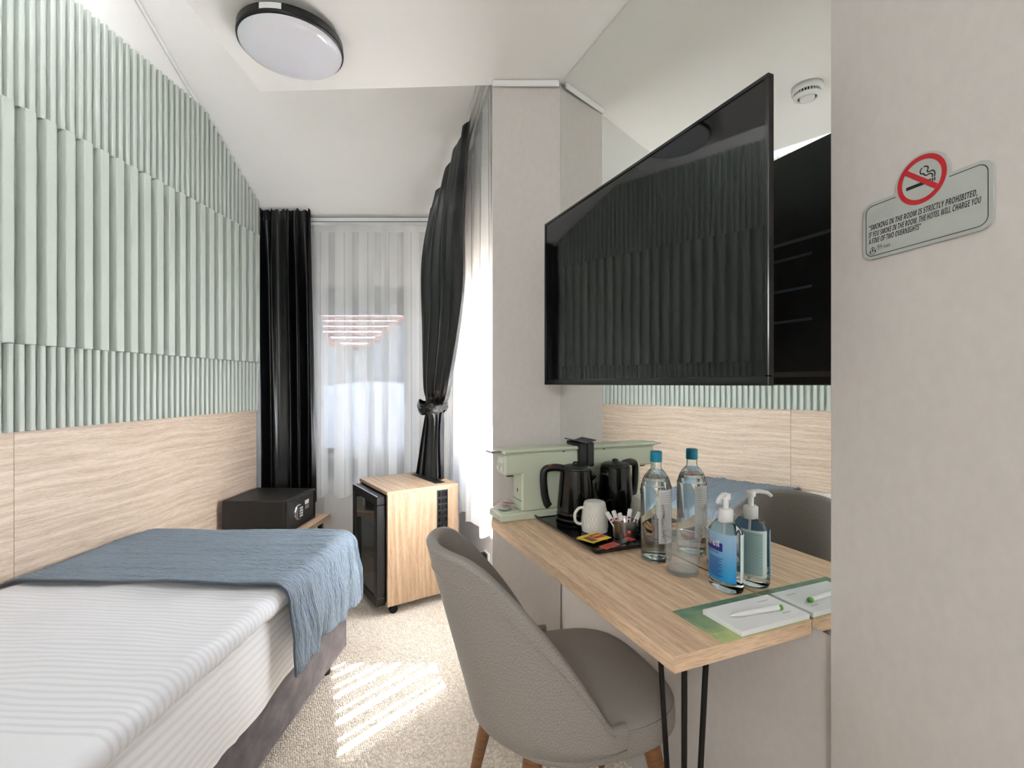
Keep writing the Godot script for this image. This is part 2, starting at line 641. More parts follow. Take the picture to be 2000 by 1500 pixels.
# a casement with its frame centred on the given sill point; local z points out of the room or into it alike
func window(called: String, at: Vector3, turn: float, w: float, h: float) -> void:
	var o := Node3D.new()
	o.name = numbered(called)
	add_child(o)
	o.position = at
	o.rotation.y = turn
	o.set_meta("kind", "structure")
	o.set_meta("label", "anthracite framed window behind sheer curtain")
	var f := MB.new()
	f.bx(Vector3(-w / 2, 0, -0.035), Vector3(w / 2, 0.06, 0.035), 0.004)
	f.bx(Vector3(-w / 2, h - 0.13, -0.035), Vector3(w / 2, h, 0.035), 0.004)
	f.bx(Vector3(-w / 2, 0.06, -0.035), Vector3(-w / 2 + 0.04, h - 0.13, 0.035), 0.004)
	f.bx(Vector3(w / 2 - 0.04, 0.06, -0.035), Vector3(w / 2, h - 0.13, 0.035), 0.004)
	part(f, "window_frame", mats.anthracite, o)
	var s := MB.new()
	s.bx(Vector3(-w / 2 + 0.04, 0.06, -0.025), Vector3(w / 2 - 0.04, 0.14, 0.045), 0.004)
	s.bx(Vector3(-w / 2 + 0.04, h - 0.19, -0.025), Vector3(w / 2 - 0.04, h - 0.13, 0.045), 0.004)
	s.bx(Vector3(-w / 2 + 0.04, 0.14, -0.025), Vector3(-w / 2 + 0.095, h - 0.19, 0.045), 0.004)
	s.bx(Vector3(w / 2 - 0.095, 0.14, -0.025), Vector3(w / 2 - 0.04, h - 0.19, 0.045), 0.004)
	part(s, "sash", mats.anthracite, o)
	part(MB.new().face_box(Vector3(-w / 2 + 0.09, 0.135, 0.008), Vector3(w / 2 - 0.09, h - 0.185, 0.008)), "pane", mats.pane_glass, o)
	var sl := MB.new()
	sl.bx(Vector3(-w / 2, -0.025, 0.035), Vector3(w / 2, 0.0, 0.13), 0.003)
	part(sl, "window_sill", mats.white_plastic, o)

# looped pile of the carpet where the picture shows it
func build_pile() -> void:
	var m := mat("pile_yarn", Color.WHITE, 1.0)
	m.vertex_color_use_as_albedo = true
	m.rim_enabled = true
	m.rim = 0.3
	var t := MB.new()
	var rows := []
	for q in [[0.0052, -0.002], [0.0046, 0.0012], [0.0026, 0.0030], [0.0, 0.0034]]:
		var row := []
		for j in 5:
			row.append(Vector3(q[0] * cos(TAU * j / 5.0), q[1], q[0] * sin(TAU * j / 5.0)))
		rows.append(row)
	t.grid(rows, -1.0, true)
	var spots := []
	var rr := RandomNumberGenerator.new()
	rr.seed = 21
	var step := 0.0078
	for i in int(2.0 / step):
		for j in int(2.35 / step):
			spots.append(Vector3(-1.0 + (i + 0.5 * (j % 2)) * step + rr.randf_range(-0.002, 0.002), 0.0, -(0.85 + j * step + rr.randf_range(-0.002, 0.002))))
	var mm := MultiMesh.new()
	mm.transform_format = MultiMesh.TRANSFORM_3D
	mm.use_colors = true
	mm.mesh = t.mesh()
	mm.instance_count = spots.size()
	for k in spots.size():
		var s := rr.randf_range(0.75, 1.25)
		var bs := Basis.from_euler(Vector3(rr.randf_range(-0.35, 0.35), rr.randf() * TAU, rr.randf_range(-0.35, 0.35))).scaled(Vector3(s, rr.randf_range(0.7, 1.3), s * rr.randf_range(0.7, 1.2)))
		mm.set_instance_transform(k, Transform3D(bs, spots[k]))
		mm.set_instance_color(k, rgb8(238, 227, 213).lerp(rgb8(208, 195, 178), rr.randf()).srgb_to_linear())
	var o := MultiMeshInstance3D.new()
	o.name = "carpet_pile"
	o.multimesh = mm
	o.material_override = m
	add_child(o)
	tag(o, "beige looped carpet pile covering the floor", "carpet")
	o.set_meta("kind", "stuff")

func build_wall_left() -> void:
	# oak boards behind the bed
	var cuts := [3.015, 1.57, 0.12, -1.33]
	var names := ["pale oak wall panel behind the bed, beside the dark curtain", "pale oak wall panel at the left picture edge beside the bed", "pale oak wall panel farthest from the windows"]
	for i in 3:
		var p := thing("oak_wall_panel", names[i], "wall panel", L(-1.765, 0, cuts[i]), RL, "oak wall panels")
		var len_m: float = cuts[i] - cuts[i + 1] - 0.0015
		part(MB.new().bx(Vector3(0, 0.002, 0), Vector3(0.012, 1.075, len_m), 0.001, 2), "board", mats.oak_panel, p)
	# three bands of sage foam slats
	band("upper band of narrow sage green slats, cut off along the sloping ceiling", 2.167, 2.69, 0.03625, 0.0185, 0.033, 1.551)
	band("middle band of wide sage green slats on the left wall", 1.366, 2.167, 0.0725, 0.0375, 0.049, 1.539)
	band("lowest band of short narrow sage green slats above the oak panel", 1.067, 1.366, 0.03625, 0.0185, 0.033, 1.551)

func band(label: String, y0: float, y1: float, pitch: float, w: float, front: float, phase: float) -> void:
	var o := thing("slatted_wall_panel", label, "wall panel", L(-1.765, y0, 0), RL, "sage slatted wall bands")
	var h := y1 - y0
	var s_end := 3.018
	var s0 := -0.6
	var top := func(s: float) -> float:
		var pt := L(-1.74, 0, s)
		return minf(h, slope_y(-pt.z) - y0 - 0.012)
	var bk := MB.new()
	if y1 > 2.5:
		var sb := 2.58
		bk.bx(Vector3(0.001, 0, -s0), Vector3(0.014, h, -sb), 0.0)
		var he: float = top.call(s_end)
		for x in [[0.001, Vector3.LEFT], [0.014, Vector3.RIGHT]]:
			bk.face([Vector3(x[0], 0, -sb), Vector3(x[0], 0, -s_end), Vector3(x[0], he, -s_end), Vector3(x[0], h, -sb)], x[1])
		bk.face([Vector3(0.001, h, -sb), Vector3(0.014, h, -sb), Vector3(0.014, he, -s_end), Vector3(0.001, he, -s_end)], Vector3.UP)
	else:
		bk.bx(Vector3(0.001, 0, -s0), Vector3(0.014, h, -s_end), 0.0)
	part(bk, "backing", mats.sage_foam, o)
	var k := int(ceil((s_end - phase) / pitch)) + 1
	var shared := MB.new().rbox(Vector3((0.013 + front) / 2, h / 2, 0), Vector3(front - 0.013, h, w), 0.0025).mesh()
	var r := RandomNumberGenerator.new()
	r.seed = 5
	while true:
		k -= 1
		var se := phase + k * pitch
		if se - w < s0:
			break
		if se > s_end + 0.004:
			continue
		var mid := se - w / 2
		var ht: float = top.call(mid)
		var m = shared
		if ht < h - 0.001:
			m = MB.new().rbox(Vector3((0.013 + front) / 2, ht / 2, 0), Vector3(front - 0.013, ht, w), 0.0025).mesh()
		var sl := part(m, "slat", mats.sage_foam, o, Vector3(r.randf_range(-0.0008, 0.0008), r.randf_range(-0.002, 0.002) if h > 0.4 and h < 0.6 else 0.0, -mid))
		sl.rotation.y = r.randf_range(-0.006, 0.006)

func build_mirror() -> void:
	var o := thing("wall_mirror", "tall frameless mirror on the wall above the desk, behind the television", "mirror", M(0.945, 0.735, 0.6), RM)
	var len_m := 1.155
	var h := 2.455 - 0.735
	part(MB.new().bx(Vector3(0, 0, 0), Vector3(0.006, h, -len_m), 0.0008), "mirror_glass", mats.mirror, o)

func build_desk() -> void:
	var o := thing("wall_desk", "narrow oak wall desk with black hairpin legs below the mirror", "desk", M(0.77, 0.0, 1.15), RM)
	var inv := Transform3D(Basis(Vector3.UP, RM), M(0.77, 0.0, 1.15)).affine_inverse()
	var poly := []
	for p in [M(0.593, 0, 0.68), M(0.9435, 0, 0.68), P(0.19, 0, 1.975), P(-0.072, 0, 1.962), P(-0.072, 0, 1.717)]:
		var q: Vector3 = inv * p
		poly.append(Vector2(q.x, q.z))
	part(MB.new().prism(poly, 0.72, 0.75, 2), "desktop", mats.oak_desk, o)
	# front edging strip
	var e0: Vector3 = inv * M(0.593, 0, 0.68)
	var e1: Vector3 = inv * P(-0.072, 0, 1.717)
	part(MB.new().bx(Vector3(e0.x - 0.0012, 0.7205, e0.z), Vector3(e0.x - 0.0001, 0.7497, e1.z), 0.0003, 2), "edge_band", mats.oak_desk, o)
	var bot: Vector3 = inv * M(0.665, 0.006, 0.735)
	for q in [[0.65, 0.79, 0.0, 0.008], [0.64, 0.708, -0.006, -0.004], [0.70, 0.715, 0.006, -0.002]]:
		var tp: Vector3 = inv * M(q[0], 0.72, q[1])
		var foot := bot + Vector3(q[2], 0, -q[3])
		part(MB.new().tube([tp, tp.lerp(foot, 0.5), foot], 0.0055, 10), "hairpin_rod", mats.black_metal, o)
	var pl := MB.new()
	var c: Vector3 = inv * M(0.668, 0.718, 0.745)
	pl.rbox(c, Vector3(0.10, 0.004, 0.12), 0.001)
	part(pl, "leg_plate", mats.black_metal, o)

# ------------------------------------------------------------------ lamps
func ceiling_lamp(at: Vector3, label: String) -> Node3D:
	var o := thing("ceiling_lamp", label, "ceiling lamp", at, 0.0)
	part(MB.new().lathe([Vector2(0, 0), Vector2(0.125, 0), Vector2(0.125, -0.03), Vector2(0, -0.03)].map(func(q): return Vector2(q.x, q.y)), 40, Transform3D(), false), "ceiling_base", mats.white_plastic, o)
	part(MB.new().lathe([Vector2(0.158, -0.056), Vector2(0.171, -0.056), Vector2(0.172, -0.048), Vector2(0.170, -0.024), Vector2(0.150, -0.022), Vector2(0.12, -0.028)], 56), "rim", mats.black_plastic, o)
	var d := []
	for i in 13:
		var a := PI / 2 * i / 12.0
		d.append(Vector2(0.166 * sin(a), -0.058 - 0.034 * cos(a)))
	part(MB.new().lathe(d, 56), "diffuser", mats.lamp_diffuser, o)
	var rows := []
	for i in 2:
		var r := []
		for j in 9:
			var a := 1.32 + 0.05 * j
			r.append(Vector3(0.1732 * cos(a), -0.028 - 0.019 * i, 0.1732 * sin(a)))
		rows.append(r)
	part(MB.new().grid(rows, 1.0).outward(), "sticker", mats.white_plastic, o)
	return o

func build_lamps() -> void:
	var df := mat("lamp_diffuser", rgb8(226, 226, 234), 0.14)
	df.subsurf_scatter_enabled = true
	df.subsurf_scatter_strength = 0.1
	var ld := mat("fill_diffuser", rgb8(240, 238, 232), 0.4)
	ld.emission_enabled = true
	ld.emission = Color(0.97, 0.985, 1.0)
	ld.emission_energy_multiplier = 2.0
	ceiling_lamp(P(-0.77, CEIL, 1.70), "round flush ceiling lamp with black rim and white diffuser")
	var e := thing("added_fill_globe", "added fill globe behind the viewer, placed to brighten the room", "fill light", P(-0.3, 1.7, -1.6))  # fill light added behind the camera, shaped as a globe
	part(MB.new().lathe([Vector2(0.0, 0.0), Vector2(0.06, 0.0), Vector2(0.06, 0.02), Vector2(0.02, 0.03), Vector2(0.02, 0.06), Vector2(0, 0.06)], 28, Transform3D(Basis(Vector3.RIGHT, -PI / 2), Vector3.ZERO)), "wall_mount", mats.chrome, e)
	var gp := []
	for i in 17:
		var t := PI * i / 16.0
		gp.append(Vector2(0.11 * sin(t), -0.11 * cos(t)))
	part(MB.new().lathe(gp, 36), "globe", ld, e, Vector3(0, 0, -0.165))
	var a := OmniLight3D.new()
	a.name = "added_fill_light"
	a.light_energy = FILL_LIGHT
	a.light_size = 0.1
	a.light_color = Color(0.97, 0.985, 1.0)
	a.omni_range = 9.0
	a.omni_attenuation = 2.0
	a.shadow_enabled = true
	e.add_child(a)
	a.position = Vector3(0, 0, -0.165)
	# smoke detector, seen only in the mirror
	var s := thing("smoke_detector", "round white smoke detector on the ceiling, seen in the mirror", "smoke detector", P(-0.54, CEIL, 1.277))
	part(MB.new().lathe([Vector2(0, 0), Vector2(0.058, 0), Vector2(0.058, -0.022), Vector2(0.050, -0.026)], 40), "base", mats.white_plastic, s)
	part(MB.new().lathe([Vector2(0.040, -0.020), Vector2(0.040, -0.040), Vector2(0, -0.040)], 32), "chamber", mats.anthracite, s)
	for i in 28:
		var t := TAU * i / 28.0
		var f := part(MB.new().rbox(Vector3(0.046, -0.033, 0), Vector3(0.010, 0.014, 0.0035), 0.0006), "vent_fin", mats.white_plastic, s)
		f.rotation.y = t
	part(MB.new().lathe([Vector2(0.052, -0.038), Vector2(0.050, -0.044), Vector2(0.036, -0.050), Vector2(0.034, -0.046)], 40), "ring", mats.white_plastic, s)
	part(MB.new().lathe([Vector2(0.028, -0.041), Vector2(0.028, -0.052), Vector2(0.022, -0.055), Vector2(0, -0.056)], 32), "cap", mats.white_plastic, s)

# ------------------------------------------------------------------ outside, faint behind the sheer
func build_outside() -> void:
	var gm := tri_tex(mat("paving", rgb8(128, 126, 124), 0.9), noise_tex(0.03, 61, [Color(0.85, 0.85, 0.85), Color.WHITE], 256, 4), null, 0, Vector3(0.6, 0.6, 0.6), true)
	struct(MB.new().bx(P(-40, -0.5, -30), P(40, -0.2, 60), 0), "ground", gm)
	var wallm := tri_tex(mat("render_wall", rgb8(150, 148, 143), 0.9), noise_tex(0.02, 62, [Color(0.9, 0.9, 0.9), Color.WHITE], 256, 3), null, 0, Vector3(0.4, 0.4, 0.4), true)
	var greym := tri_tex(mat("grey_wall", rgb8(112, 113, 116), 0.9), noise_tex(0.02, 63, [Color(0.9, 0.9, 0.9), Color.WHITE], 256, 3), null, 0, Vector3(0.4, 0.4, 0.4), true)
	var tile := tri_tex(mat("clay_tile", rgb8(168, 108, 92), 0.8), noise_tex(0.05, 64, [Color(0.8, 0.8, 0.8), Color.WHITE], 256, 3), null, 0, Vector3(1, 1, 1), true)
	var h := thing("house", "house with red tiled roof and two pale gables across the street", "house", P(-5.6, -0.2, 20))
	part(MB.new().bx(Vector3(-7, 0, -6), Vector3(5, 3.0, 0), 0.0), "wall", wallm, h)
	# main roof: courses of tiles rising away from the street
	for i in 16:
		var y := 2.9 + 0.28 * i
		var z := 0.3 - 0.36 * i
		part(MB.new().bx(Vector3(-7.3, y, z), Vector3(5.3, y + 0.14, z - 0.5), 0.03), "tile_course", tile, h)
	# two gable fronts meeting in the valley
	for g in [[-4.4, 2.95, 4.0, wallm], [2.0, 2.05, 3.6, greym]]:
		var x0: float = g[0]
		var hw: float = g[1]
		var top: float = g[2]
		var mb := MB.new()
		var pts := [Vector3(x0 - hw, 0, 0.6), Vector3(x0 + hw, 0, 0.6), Vector3(x0 + hw, 3.0, 0.6), Vector3(x0, 3.0 + top * 0.45, 0.6), Vector3(x0 - hw, 3.0, 0.6)]
		mb.face(pts, Vector3(0, 0, 1))
		var bk := []
		for p in pts:
			bk.append(p + Vector3(0, 0, -1.4))
		for i in 5:
			var a: Vector3 = pts[i]
			var b: Vector3 = pts[(i + 1) % 5]
			mb.face([a, b, bk[(i + 1) % 5], bk[i]], Vector3(a.y - b.y, b.x - a.x, 0).normalized() * -1.0)
		part(mb, "gable", g[3], h)
		for sg in [-1.0, 1.0]:
			var v := MB.new()
			v.tube([Vector3(x0 + sg * (hw + 0.15), 2.9, 0.65), Vector3(x0, 3.05 + top * 0.45, 0.65)], 0.09, 6)
			part(v, "verge", tile, h)
		part(MB.new().bx(Vector3(x0 - 0.5, 1.1, 0.58), Vector3(x0 + 0.5, 2.4, 0.66), 0.02), "window_frame", mats.white_plastic, h)
		part(MB.new().bx(Vector3(x0 - 0.42, 1.18, 0.64), Vector3(x0 + 0.42, 2.32, 0.67), 0.01), "pane", mats.anthracite, h)
	# unseen tall block, placed to keep the street in shade
	var az := Vector2(0.637, 0.771)
	var pp := Vector2(0.771, -0.637)
	var tw := thing("unseen_shade_block", "unseen tall pale block outside to the right, placed to shade the street", "building", P(0, -0.2, 0))
	var pl := []
	for q in [[20.0, -2.6], [20.0, -24.0], [30.0, -24.0], [30.0, -2.6]]:
		var w: Vector2 = az * q[0] + pp * q[1]
		pl.append(Vector2(w.x, -w.y))
	part(MB.new().prism(pl, 0.0, 32.0), "wall", wallm, tw)
	for i in 9:
		for j in 6:
			var w2: Vector2 = az * 19.97 + pp * (-4.8 - 3.2 * j)
			var wb := MB.new().rbox(Vector3.ZERO, Vector3(1.4, 1.6, 0.12), 0.02)
			var wi := part(wb, "window_frame", mats.anthracite, tw, Vector3(w2.x, 2.5 + 3.1 * i, -w2.y))
			wi.rotation.y = -atan2(az.x, az.y)
	# parked car
	var car := thing("car", "pale parked car in front of the house across the street", "car", P(-2.5, -0.2, 9.0))
	var paint := mat("car_paint", rgb8(150, 154, 160), 0.25)
	var bodyp := [Vector2(-1.95, 0.35), Vector2(-1.9, 0.75), Vector2(-1.2, 0.88), Vector2(-0.75, 1.38), Vector2(0.7, 1.42), Vector2(1.35, 0.95), Vector2(1.9, 0.9), Vector2(1.98, 0.4)]
	var outline := catmull(bodyp, 5)
	var rows := []
	for z in [[-0.84, 0.9], [-0.8, 0.97], [-0.6, 1.0], [0.6, 1.0], [0.8, 0.97], [0.84, 0.9]]:
		var r := []
		for q in outline:
			r.append(Vector3(q.x * z[1], 0.3 + (q.y - 0.3) * z[1], z[0]))
		rows.append(r)
	var cb := MB.new().grid(rows, -1.0)
	for e in [0, 5]:
		var nn := Vector3(0, 0, -1 if e == 0 else 1)
		var pts := []
		for q in rows[e]:
			pts.append(q)
		var f := cb.v.size()
		cb.add(Vector3(0, 0.5, rows[e][0].z), nn)
		for q in pts:
			cb.add(q, nn)
		for i in pts.size() - 1:
			cb.tri(f, f + 1 + i, f + 2 + i)
		cb.tri(f, f + pts.size(), f + 1)
	part(cb, "body", paint, car)
	for sg in [-1.0, 1.0]:
		part(MB.new().prism([Vector2(-0.98, 0.92), Vector2(-0.62, 1.28), Vector2(-0.05, 1.30), Vector2(-0.05, 0.92)], 0.0, 0.02).mesh(), "side_window", mats.black_gloss, car).transform = Transform3D(Basis(Vector3.RIGHT, -PI / 2), Vector3(0, 0, 0.83 * sg + 0.01)) * Transform3D(Basis.from_scale(Vector3(1, 1, -1)), Vector3.ZERO)
		part(MB.new().prism([Vector2(0.03, 0.92), Vector2(0.03, 1.30), Vector2(0.62, 1.30), Vector2(1.0, 0.95)], 0.0, 0.02).mesh(), "side_window", mats.black_gloss, car).transform = Transform3D(Basis(Vector3.RIGHT, -PI / 2), Vector3(0, 0, 0.83 * sg + 0.01)) * Transform3D(Basis.from_scale(Vector3(1, 1, -1)), Vector3.ZERO)
		for x in [-1.2, 1.25]:
			part(MB.new().lathe([Vector2(0, -0.1), Vector2(0.28, -0.1), Vector2(0.32, -0.07), Vector2(0.32, 0.07), Vector2(0.28, 0.1), Vector2(0, 0.1)], 24, Transform3D(Basis(Vector3.RIGHT, PI / 2), Vector3(x, 0.32, 0.76 * sg))), "wheel", mats.black_plastic, car)
	# planting by the window
	var leaf := mat("leaf", rgb8(132, 148, 96), 0.6)
	leaf.backlight_enabled = true
	leaf.backlight = Color(0.3, 0.35, 0.15)
	var rr := RandomNumberGenerator.new()
	rr.seed = 9
	for k in 2:
		var s := thing("shrub", ["pale green shrub outside, low behind the left of the window", "pale green shrub outside, low behind the middle of the window"][k], "shrub", P([-2.55, -1.62][k], -0.2, [5.4, 5.0][k]))
		var mb := MB.new()
		for i in 420:
			var th := rr.randf() * TAU
			var rad := sqrt(rr.randf()) * 0.42
			var y: float = 0.1 + rr.randf() * [0.95, 0.7][k] * (1.0 - 0.5 * rad)
			var c := Vector3(cos(th) * rad, y, sin(th) * rad)
			var bs := Basis.from_euler(Vector3(rr.randf_range(-1, 1), rr.randf() * TAU, rr.randf_range(-1, 1)))
			var ln := rr.randf_range(0.05, 0.10)
			mb.face([c, c + bs * Vector3(ln * 0.25, 0, ln * 0.5), c + bs * Vector3(0, 0, ln), c + bs * Vector3(-ln * 0.25, 0, ln * 0.5)], bs.y)
		part(mb, "foliage", leaf, s)
		var st := MB.new()
		for i in 7:
			var th := TAU * i / 7.0
			st.tube([Vector3(0, 0, 0), Vector3(cos(th) * 0.12, 0.4, sin(th) * 0.12), Vector3(cos(th) * 0.3, 0.8, sin(th) * 0.3)], 0.012, 5, 0.004)
		part(st, "stem", mats.oak_solid, s)

# ------------------------------------------------------------------ curtains
func sheer(o: Node3D, length: float, pos: Callable, lift: Vector3, cloth: String, rows_n := 26) -> void:
	var dense := MB.new()
	var thin := MB.new()
	var s := 0.0
	var k := 0
	var r := RandomNumberGenerator.new()
	r.seed = 77
	while s < length:
		var w: float = ([0.046, 0.042, 0.050, 0.006] if cloth == "sheer" else [0.052, 0.026, 0.056, 0.007])[k % 4]
		w *= r.randf_range(0.85, 1.15)
		var e := minf(s + w, length)
		var rows := []
		var m := 5 if w > 0.02 else 2
		for i in rows_n + 1:
			var row := []
			for j in m:
				row.append(pos.call(lerpf(s, e, j / float(m - 1)), i / float(rows_n)))
			rows.append(row)
		(thin if k % 4 == 1 or k % 4 == 3 else dense).grid(rows, 1.0)
		s = e
		k += 1
	part(dense, "woven_stripe", mats[cloth + "_dense"], o)
	part(thin, "voile_stripe", mats[cloth + "_thin"], o)
	# header tape along the top
	var hd := []
	for i in 3:
		var row := []
		for j in 60:
			row.append(pos.call(length * j / 59.0, 0.0) + Vector3(0, -0.024 * i, 0) + lift)
		hd.append(row)
	part(MB.new().grid(hd, 1.0), "header_tape", mats.sheer_tape, o)

func build_curtains() -> void:
	for q in [["sheer_dense", 0.78], ["sheer_thin", 0.56], ["side_dense", 0.992], ["side_thin", 0.42], ["sheer_tape", 0.8]]:
		var m := mat(q[0], Color(0.95, 0.95, 0.945, q[1]), 0.95)
		m.transparency = BaseMaterial3D.TRANSPARENCY_ALPHA
		m.backlight_enabled = true
		m.backlight = Color(0.98, 0.98, 0.98) if q[0].begins_with("side") else Color(0.62, 0.62, 0.62)
	var satin := mat("curtain_satin", Color(0.022, 0.021, 0.025), 0.3)
	satin.metallic_specular = 0.5
	# rails
	var rail := thing("curtain_rail", "white double curtain track along the foot of the sloping ceiling", "curtain rail", P(-1.0, 2.305, 3.2))
	part(MB.new().bx(Vector3(-0.62, -0.022, -0.075), Vector3(0.50, 0.012, 0.038), 0.002), "track", mats.white_plastic, rail)
	part(MB.new().bx(Vector3(-0.62, 0.006, 0.0382), Vector3(0.50, 0.009, 0.039), 0.0), "groove", mats.black_plastic, rail)
	part(MB.new().bx(Vector3(-0.62, -0.022, 0.0382), Vector3(0.50, -0.018, 0.039), 0.0), "groove", mats.black_plastic, rail)
	var rail2 := thing("curtain_rail", "white curtain track climbing the sloping ceiling beside the pillar", "curtain rail", M(0.82, 0.0, 2.6), 0.0)
	var pa := []
	var pb := []
	for i in 12:
		var t := 1.9 + 1.22 * i / 11.0
		for q in [[pa, 0.795], [pb, 0.835]]:
			var p := M(q[1], 0, t)
			q[0].append(Vector3(p.x, slope_y(-p.z) - 0.014, p.z) - rail2.position)
	part(MB.new().tube(pa, 0.012, 6), "track", mats.white_plastic, rail2)
	part(MB.new().tube(pb, 0.012, 6), "track", mats.white_plastic, rail2)
	# back sheer
	var s1 := thing("sheer_curtain", "striped white sheer curtain across the far window", "curtain", P(-1.56, 0, 3.23))
	sheer(s1, 1.08, func(s: float, v: float) -> Vector3:
		var y := lerpf(2.285, 0.485 + 0.012 * sin(s * 40.0), v)
		var a := 0.006 + 0.010 * v
		return Vector3(s + 0.006 * v * sin(s * 31.0), y, a * sin(s * 52.0 + 0.8 * sin(s * 9.0)) + 0.004 * v * sin(s * 17.0 + y * 2.0)), Vector3(0, 0, 0.003), "sheer")
	# right sheer
	var s2 := thing("sheer_curtain", "white sheer curtain hanging beside the pillar over the side window", "curtain", M(0.84, 0, 1.90), RM)
	sheer(s2, 1.22, func(s: float, v: float) -> Vector3:
		var p := M(0.84, 0, 1.90 + s)
		var y0 := slope_y(-p.z) - 0.03
		var y := lerpf(y0, 0.455 + 0.016 * sin(s * 23.0) + 0.01 * sin(s * 61.0), v)
		var a := 0.008 + 0.014 * v
		return Vector3(a * sin(s * 48.0 + 0.9 * sin(s * 7.0)) - 0.006 * sin(s * 13.0 + y), y, -s), Vector3(-0.003, 0, 0), "side")
	# dark drape on the left
	var d1 := thing("blackout_curtain", "black satin curtain hanging straight beside the slatted wall", "curtain", P(-1.617, 0, 3.12))
	var rows := []
	for i in 41:
		var v := i / 40.0
		var row := []
		for j in 121:
			var u := j / 120.0
			var w := lerpf(0.332, 0.362, v)
			var y := lerpf(2.335 + 0.006 * sin(u * 61.0), 0.475, v)
			var ph := u * TAU * 4.4 + 0.7 * sin(u * 9.0) + 0.5 * sin(v * 3.0 + u * 5.0)
			var amp := lerpf(0.016, 0.030, smoothstep(0.0, 0.25, v)) * (0.75 + 0.4 * sin(u * 9.0 + 1.0))
			row.append(Vector3(u * w + 0.006 * cos(ph) + 0.012 * v * sin(v * 2.4), y, amp * sin(ph) + 0.0035 * sin(ph * 1.7 + v * 4.0)))
		rows.append(row)
	part(MB.new().grid(rows, 1.0), "drape", satin, d1)
	var hd := []
	for i in 3:
		var row := []
		for j in 121:
			row.append(rows[0][j] + Vector3(0, 0.012 - 0.03 * i, 0.004 * sin(j * 1.9)))
		hd.append(row)
	part(MB.new().grid(hd, 1.0), "header_tape", satin, d1)
	# dark drape on the right, tied back
	var d2 := thing("blackout_curtain", "black satin curtain tied back above the mini fridge", "curtain", P(-0.45, 0, 3.0))
	var far := catmull([Vector3(-0.515, 2.325, -3.10), Vector3(-0.564, 1.98, -3.10), Vector3(-0.560, 1.556, -3.10), Vector3(-0.548, 1.23, -3.10), Vector3(-0.525, 1.10, -3.06), Vector3(-0.565, 0.85, -3.09), Vector3(-0.625, 0.49, -3.10)], 10)
	var near := catmull([Vector3(-0.200, 2.690, -2.555), Vector3(-0.235, 2.20, -2.60), Vector3(-0.2455, 1.713, -2.62), Vector3(-0.350, 1.190, -2.78), Vector3(-0.405, 1.09, -2.92), Vector3(-0.412, 0.85, -2.91), Vector3(-0.39, 0.47, -2.87)], 10)
	rows = []
	for i in far.size():
		var v := i / float(far.size() - 1)
		var row := []
		var a: Vector3 = far[i]
		var b: Vector3 = near[i]
		var along := b - a
		var side := Vector3(-along.z, 0, along.x).normalized()
		if side.x > 0:
			side = -side
		var tie := exp(-pow((v - 0.667) / 0.06, 2.0))
		for j in 141:
			var u := j / 140.0
			var ph := u * TAU * 5.2 + 0.8 * sin(u * 7.0)
			var amp := lerpf(0.024, 0.016, tie) * (0.8 + 0.35 * sin(u * 7.0))
			amp *= 0.55 + 0.45 * smoothstep(0.0, 0.15, v)
			var bulge := 0.05 * sin(u * PI) * (0.25 + 0.75 * sin(minf(v / 0.667, 1.0) * PI)) + 0.035 * tie * sin(u * PI)
			row.append(a + along * u + side * (amp * sin(ph) + 0.003 * sin(ph * 1.7 + v * 6.0) + bulge) - d2.position)
		rows.append(row)
	part(MB.new().grid(rows, 1.0), "drape", satin, d2)
	var band_p := []
	for i in 33:
		var t := TAU * i / 32.0
		var c: Vector3 = (far[40] + near[40]) * 0.5 - d2.position + Vector3(-0.02, -0.005, 0.01)
		band_p.append(c + Vector3(0.082 * cos(t) + 0.0 * sin(t), 0.012 * sin(t * 2.0 + 1.0), 0.105 * sin(t)))
	var bd := []
	for i in 7:
		var row := []
		for j in 33:
			var q: Vector3 = band_p[j]
			var ctr: Vector3 = (far[40] + near[40]) * 0.5 - d2.position
			var out := (q - ctr) * Vector3(1, 0, 1)
			row.append(q + Vector3(0, 0.032 - 0.011 * i + 0.006 * sin(j * 0.9), 0) + out.normalized() * (0.010 * sin(PI * i / 6.0) + 0.004 * sin(i * 2.0 + j)))
		bd.append(row)
	part(MB.new().grid(bd, 1.0), "tieback", satin, d2)

